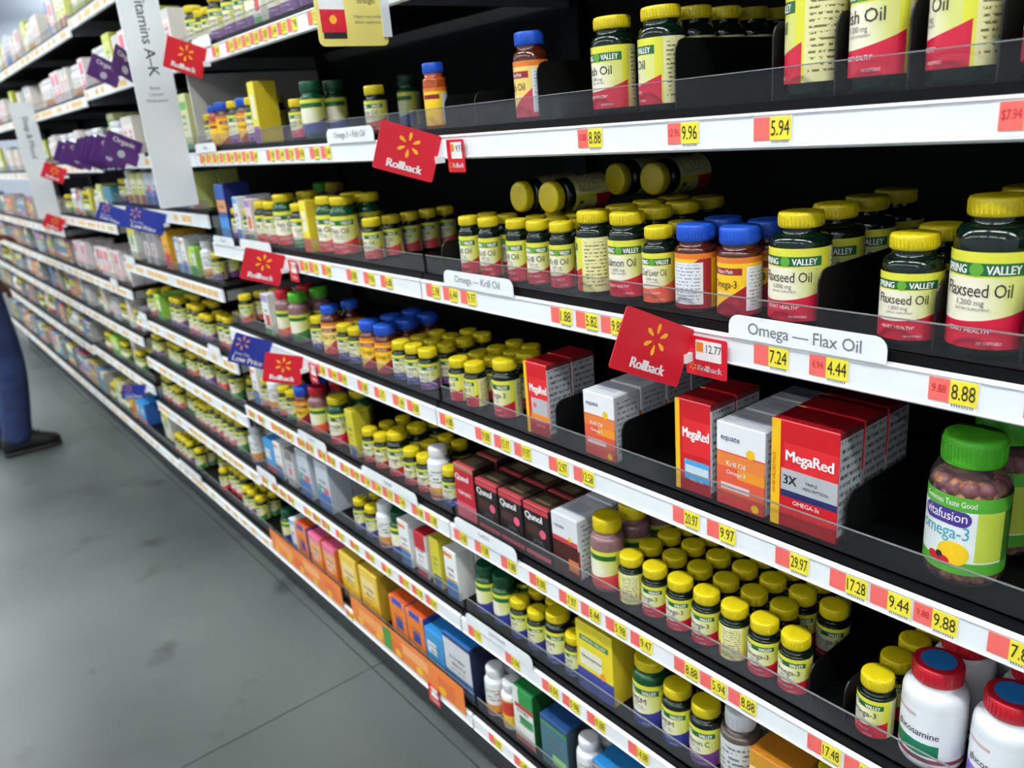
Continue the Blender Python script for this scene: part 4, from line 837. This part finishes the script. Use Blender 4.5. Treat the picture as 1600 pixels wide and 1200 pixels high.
for k in (5, 6, 7):
    x0, x1 = bay_x(k)
    for si, zb in enumerate(SHELVES[k]):
        x = x0 + .06
        while x < x1 - .05:
            T_ = Matrix.Translation((x, YR - .0036, zb + .021)); FT.add(MB().plate(.050, .030, .0008, .002, M_paper, 1), T_); FT.add(MB().plate(.046, .021, .0006, .001, M_tago, 1), T_ @ Matrix.Translation((0, -.0008, .002))); x += rr.choice([.055, .11, .2])
o = link('far_price_tags', FT); tag(o, 'rows of tiny faded price tags on the farthest rails', 'price tags'); o['kind'] = 'stuff'
def rail_plate(x0, x1, k, si, text, label, h=.064, zoff=0, th=.0165, bottom=.0):
    zb = SHELVES[k][si]; W = x1 - x0
    o = link('shelf_plate', MB().plate(W, h, .0012, .014, M_rail, 4, (0, 0, 1, 1)), None, ((x0 + x1) / 2, YR - .0062, zb + bottom + h / 2))
    if text:
        L = MB(); put_text(L, text, th, M_inkg, 0, h / 2 - th - .007, -.0010, maxw=W * .72); link('lettering', L, o)
    tag(o, label, 'shelf sign', 'white section plates on the rails')
# plates carry price tags in front of them, so they stand on top of the rail edge
rail_plate(-.606, -.402, 1, 4, 'Omega — Flax Oil', 'white rounded plate reading Omega Flax Oil on nearest bay rail', h=.030, bottom=.0395, th=.0150)
rail_plate(-1.247, -1.041, 1, 4, 'Omega — Krill Oil', 'white rounded plate reading Omega Krill Oil on nearest bay rail', h=.030, bottom=.0395, th=.0130)
rail_plate(-1.31, -1.10, 1, 2, 'CoQ10', 'white rounded plate above the black and red cartons rail', h=.030, bottom=.0395, th=.009)
rail_plate(-1.31, -1.08, 1, 1, 'Joint Health', 'white rounded plate above the second rail up, nearest bay', h=.030, bottom=.0395, th=.009)
rail_plate(-1.64, -1.44, 2, 5, 'Omega 3 – Fish Oil', 'white rounded plate reading Omega Fish Oil on second bay rail', h=.030, bottom=.0395, th=.0125)
rail_plate(-2.50, -2.33, 2, 5, 'Vitamin', 'small white plate on the eye-level rail beside the tall sign', h=.026, bottom=.0395, th=.009)
rail_plate(-2.50, -2.33, 2, 4, 'Vitamin D', 'small white plate right of the blue carton, second bay', h=.026, bottom=.0395, th=.009)
rail_plate(-2.28, -2.06, 2, 4, '', 'white plate behind a red promotional flag, second bay', h=.028, bottom=.0395)
rail_plate(-2.10, -1.92, 2, 2, 'Fish Oil', 'white plate on the third rail up, second bay', h=.028, bottom=.0395, th=.009)
rail_plate(-1.72, -1.46, 2, 2, 'Omega', 'white plate on the third rail up near the yellow caps', h=.028, bottom=.0395, th=.009)
rail_plate(-2.52, -2.36, 2, 1, '', 'white plate on second rail up beside the third bay', h=.028, bottom=.0395)
rail_plate(-2.36, -2.22, 2, 6, '', 'white plate on the top rail beside a red flag', h=.028, bottom=.0395)
rail_plate(-3.66, -3.52, 3, 4, '', 'white plate on third bay rail beside the leaf carton', h=.03, bottom=.0395)
rail_plate(-3.66, -3.54, 3, 3, '', 'white plate at left end of fourth shelf up rail, third bay', h=.03, bottom=.0395)
rail_plate(-2.78, -2.66, 3, 3, '', 'white plate beside the blue flag, third bay', h=.03, bottom=.0395)
rail_plate(-3.55, -3.25, 3, 0, '', 'long white plate on the bottom rail, third bay', h=.03, bottom=.0395)
rail_plate(-4.05, -3.92, 4, 3, '', 'white plate on the fourth shelf up rail, fourth bay', h=.03, bottom=.0395)
# orange strips along the bottom rail of the second bay
M_strip = band_label('orange fruit print', (236, 128, 52), [((244, 160, 90), .35, .75, .08, .34), ((228, 104, 40), .0, .6, .36, .5), ((244, 170, 110), .4, .8, .5, .72), ((224, 110, 50), .1, .7, .8, .93)])
M_leafp = solid('leaf green print', (70, 150, 60))
for x0, x1, lb in ((-2.515, -1.985, 'orange fruit-print strip on bottom rail, far half of second bay'), (-1.925, -1.36, 'orange fruit-print strip on bottom rail, near half of second bay')):
    W = x1 - x0; o = link('promotional_strip', MB().plate(W, .078, .001, .004, M_strip, 2), None, ((x0 + x1) / 2, YR - .0062, .192 + .012 + .039 + .014))
    L = MB(); put_rect(L, -.10, -.055, -.036, .03, M_leafp, -.0009) if x0 > -2 else None
    if L.f: link('leaf_print', L, o)
    for i in range(5):
        L = MB(); put_disc(L, -W / 2 + .05 + i * W / 5.4, -.022, .016, .012, M_ylw, -.0009); link('fruit_print', L, o)
    tag(o, lb, 'sign', 'orange strips at the foot')

# ------------------------------------------------------------------ flags
def spark(mb, x, z, R, m, y):
    for i in range(6):
        a = PI / 2 + i * PI / 3; pts = []
        for j in range(10):
            t = 2 * PI * j / 10; lx = R * .66 + R * .34 * math.cos(t); lz = R * .14 * math.sin(t) * (1.15 if math.cos(t) > 0 else .8)
            pts.append((x + lx * math.cos(a) - lz * math.sin(a), y, z + lx * math.sin(a) + lz * math.cos(a)))
        b = len(mb.v); mb.v += pts; mb.face([b + i2 for i2 in range(10)], m)
def flag(x, z, yaw, roll, w_, h, kindf, label, y=.80, mini=False, name='promotional_flag'):
    """card standing out into the aisle from the rail; its printed face looks along the aisle to the near end"""
    yaw, roll = math.radians(yaw), math.radians(roll)
    u0 = Vector((-math.sin(yaw), -math.cos(yaw), 0)); v0 = Vector((0, 0, 1))
    u = u0 * math.cos(roll) + v0 * math.sin(roll); v = -u0 * math.sin(roll) + v0 * math.cos(roll)   # u: outwards, v: up
    ex = -u; ez = v; ey = ez.cross(ex)                                                            # local x runs back to the rail
    c = Vector((x, y, z)) + u * (w_ / 2)
    root = empty(name, (0, 0, 0)); root.matrix_world = Matrix(((ex.x, ey.x, ez.x, c.x), (ex.y, ey.y, ez.y, c.y), (ex.z, ey.z, ez.z, c.z), (0, 0, 0, 1)))
    base = {'red': M_flag, 'blue': M_flagb, 'purple': M_flagp}[kindf]
    link('card', MB().plate(w_, h, .0012, .004, base, 3), root)
    yy = -.0011; L = MB()
    if kindf == 'red':
        sp = MB(); spark(sp, 0, h * .14, h * .27, M_spark, yy); link('emblem', sp, root); put_text(L, 'Rollback', h * .17, M_inkw, 0, -h * .39, yy, maxw=w_ * .74, bold=h * .012)
    elif kindf == 'blue':
        sp = MB(); spark(sp, -w_ * .25, h * .22, h * .25, M_sparkp, yy); link('emblem', sp, root)
        put_text(L, 'Every Day', h * .10, M_inkw, -w_ * .18, -h * .20, yy, maxw=w_ * .4); put_text(L, 'Low Price', h * .19, M_inkw, 0, -h * .42, yy, maxw=w_ * .84, bold=h * .01)
    else:
        put_text(L, 'Organic', h * .20, M_inkw, 0, h * .16, yy, maxw=w_ * .85, bold=h * .006); sp = MB(); put_disc(sp, 0, -h * .22, h * .15, h * .15, M_silver, yy); link('emblem', sp, root)
    link('lettering', L, root)
    # the clip that grips the rail
    inv = root.matrix_world.inverted(); a = Vector((x, y, z)); b = Vector((x, YR - .004, z)); cl = MB().box(x - .003, x + .003, y - .004, YR - .0052, z - .006, z + .006, M_rail)
    link('clip', MB().add(cl, inv), root)
    tag(root, label, 'flag', 'promotional flags on the rails'); return root
def mini_card(x, k, si, label, text='12.7', w_=.066, h=.054):
    zb = SHELVES[k][si]; o = link('price_card', MB().plate(w_, h, .001, .003, M_flag, 2), None, (x, YR - .0085, zb + .006))
    s_ = link('sticker', MB().plate(w_ * .62, h * .5, .0006, .001, M_paper, 2), o, (.004, -.0010, .009)); put = MB(); put_rect(put, -w_ * .29, -w_ * .12, -.002, h * .2, M_orp, -.0006); put_text(put, text, .011, M_ink, .009, -.002, -.0006, maxw=.024, sx=.8); link('lettering', put, s_)
    L = MB(); spark(L, -w_ * .32, -h * .28, .006, M_spark, -.0009); put_text(L, 'Rollback', .0085, M_inkw, .006, -h * .36, -.0009, maxw=w_ * .6, bold=.0003); link('lettering', L, o)
    tag(o, label, 'price card', 'red price cards beside flags')
flag(-.665, 1.241, 4.8, 25.7, .129, .080, 'red', 'largest red flag with yellow starburst, on the flax oil rail')
mini_card(-.640, 1, 4, 'red price card right of the largest red flag', '12.77')
flag(-1.207, 1.505, 17.2, 19.9, .108, .080, 'red', 'red flag with yellow starburst on the eye-level fish oil rail')
mini_card(-1.165, 1, 5, 'red price card right of the fish oil rail flag', '9.97', .05)
flag(-1.973, 1.242, 15, 20.7, .100, .080, 'red', 'red flag with starburst on second bay rail above red capped jars')
mini_card(-1.93, 2, 4, 'pale red price card right of the second bay upper flag', '8.97', .05)
flag(-1.959, .975, 28.3, 15.1, .098, .080, 'red', 'red flag with starburst overlapping a blue flag, second bay')
mini_card(-1.915, 2, 3, 'red price card right of the overlapping red flag', '7.97', .045)
mini_card(-1.50, 2, 0, 'small red card on the orange strip at the foot', '9.88', .05)
flag(-2.253, 1.765, .9, 20.2, .100, .078, 'red', 'red flag with starburst on top rail right of the vitamins sign')
flag(-4.408, 1.478, 0, 28.5, .098, .073, 'red', 'small far red flag at eye level beside the small white sign')
flag(-4.76, 1.229, 0, 30, .092, .070, 'red', 'small far red flag under the small white sign')
flag(-3.446, 1.316, 4.9, 29, .103, .066, 'blue', 'blue low price flag in the third bay, left of two')
flag(-2.93, 1.316, 4, 22, .13, .075, 'blue', 'blue low price flag under the tall white vitamins sign')
flag(-2.182, .978, 5.4, 27, .108, .084, 'blue', 'blue low price flag beside a red flag, second bay')
flag(-3.60, .53, 4, 12, .10, .066, 'blue', 'blue low price flag low down in the fourth bay') if 0 else flag(-3.80, .525, 4, 12, .10, .066, 'blue', 'lowest blue low price flag, low in the fourth bay')
flag(-3.084, 1.804, -4.6, 28.7, .100, .075, 'purple', 'purple organic flag on upper rail left of the vitamins sign')
flag(-2.86, 1.80, -30, 28, .100, .085, 'purple', 'purple organic flag half hidden behind the vitamins sign')
for i, (x, zz) in enumerate(((-3.98, 1.515), (-3.83, 1.512), (-3.62, 1.512), (-3.55, 1.514), (-3.48, 1.516), (-3.40, 1.514), (-3.30, 1.512), (-3.13, 1.520))):
    flag(x + .08, zz + .030, -6, 27, .118, .086, 'purple', 'purple organic flag, %s from left in the overlapping row' % ordn(i))
# ------------------------------------------------------------------ blade signs and the yellow card
def blade(x, y0, y1, z0, z1, text, sub, label, th=.05, ztext=None):
    W = y1 - y0; H = z1 - z0
    root = empty('blade_sign', (x, (y0 + y1) / 2, z0), PI / 2)          # printed face looks to the near end (+X)
    link('board', MB().add(MB().plate(W, H, .006, .004, M_signw, 2), Matrix.Translation((0, 0, H / 2))), root)
    L = MB(); put_text(L, text, th, M_ink, -.010, ztext - z0 + glyphs(text)[2] * th / 2, -.0036, rot=-PI / 2); link('lettering', L, root)
    L = MB()
    for i, s_ in enumerate(sub): put_text(L, s_, .009, M_inkg, -.002, ztext - z0 - .035 - i * .017, -.0036, maxw=W * .6)
    if sub: link('small_print', L, root)
    br = MB()
    for zz in (z1 - .06, z0 + H * .5): br.box(-.002 + W / 2, .010 + W / 2, -.004, .004, zz - z0 - .01, zz - z0 + .01, M_grey)
    link('bracket', br, root)
    tag(root, label, 'sign', 'blade signs')
blade(-2.53, .689, .801, 1.397, 2.25, 'Vitamins A–K', ('Biotin', 'Calcium', 'Multivitamin'), 'tall white blade sign reading Vitamins A-K standing out from the shelving', .0295, 1.761)
blade(-4.91, .718, .825, 1.272, 1.85, 'Sleep & Mood', (), 'small far white blade sign with vertical dark lettering', .027, 1.576)
root = empty('shelf_card', (-1.335, .742, 1.704), PI / 2)
link('card', MB().add(MB().plate(.135, .20, .0012, .010, solid('butter yellow card', (238, 220, 120)), 4), Matrix.Translation((0, 0, .10))), root)
pb = MB(); put_rect(pb, -.058, -.014, .012, .022, M_ink, -.0009); put_rect(pb, -.060, -.013, .022, .058, M_flag, -.0009); put_rect(pb, -.060, -.013, .058, .12, M_paper, -.0009); put_disc(pb, -.037, .042, .007, .007, M_spark, -.0012); put_text(pb, '100%', .018, M_inkg, -.036, .078, -.0012, maxw=.03); link('bottle_picture', pb, root)
L = MB(); put_text(L, 'Triple Omega', .008, M_ink, .03, .080, -.0009, maxw=.055); put_text(L, 'Strength', .008, M_ink, .03, .068, -.0009, maxw=.04); put_text(L, 'Softgels in every bottle', .005, M_inkg, .03, .045, -.0009, maxw=.055); put_text(L, 'dietary supplement', .005, M_inkg, .03, .036, -.0009, maxw=.055); link('lettering', L, root)
link('holder', MB().box(.058, .074, -.004, -.0015, .014, .20, M_signw), root)
tag(root, 'yellow card with bottle picture hanging at the top edge', 'card')
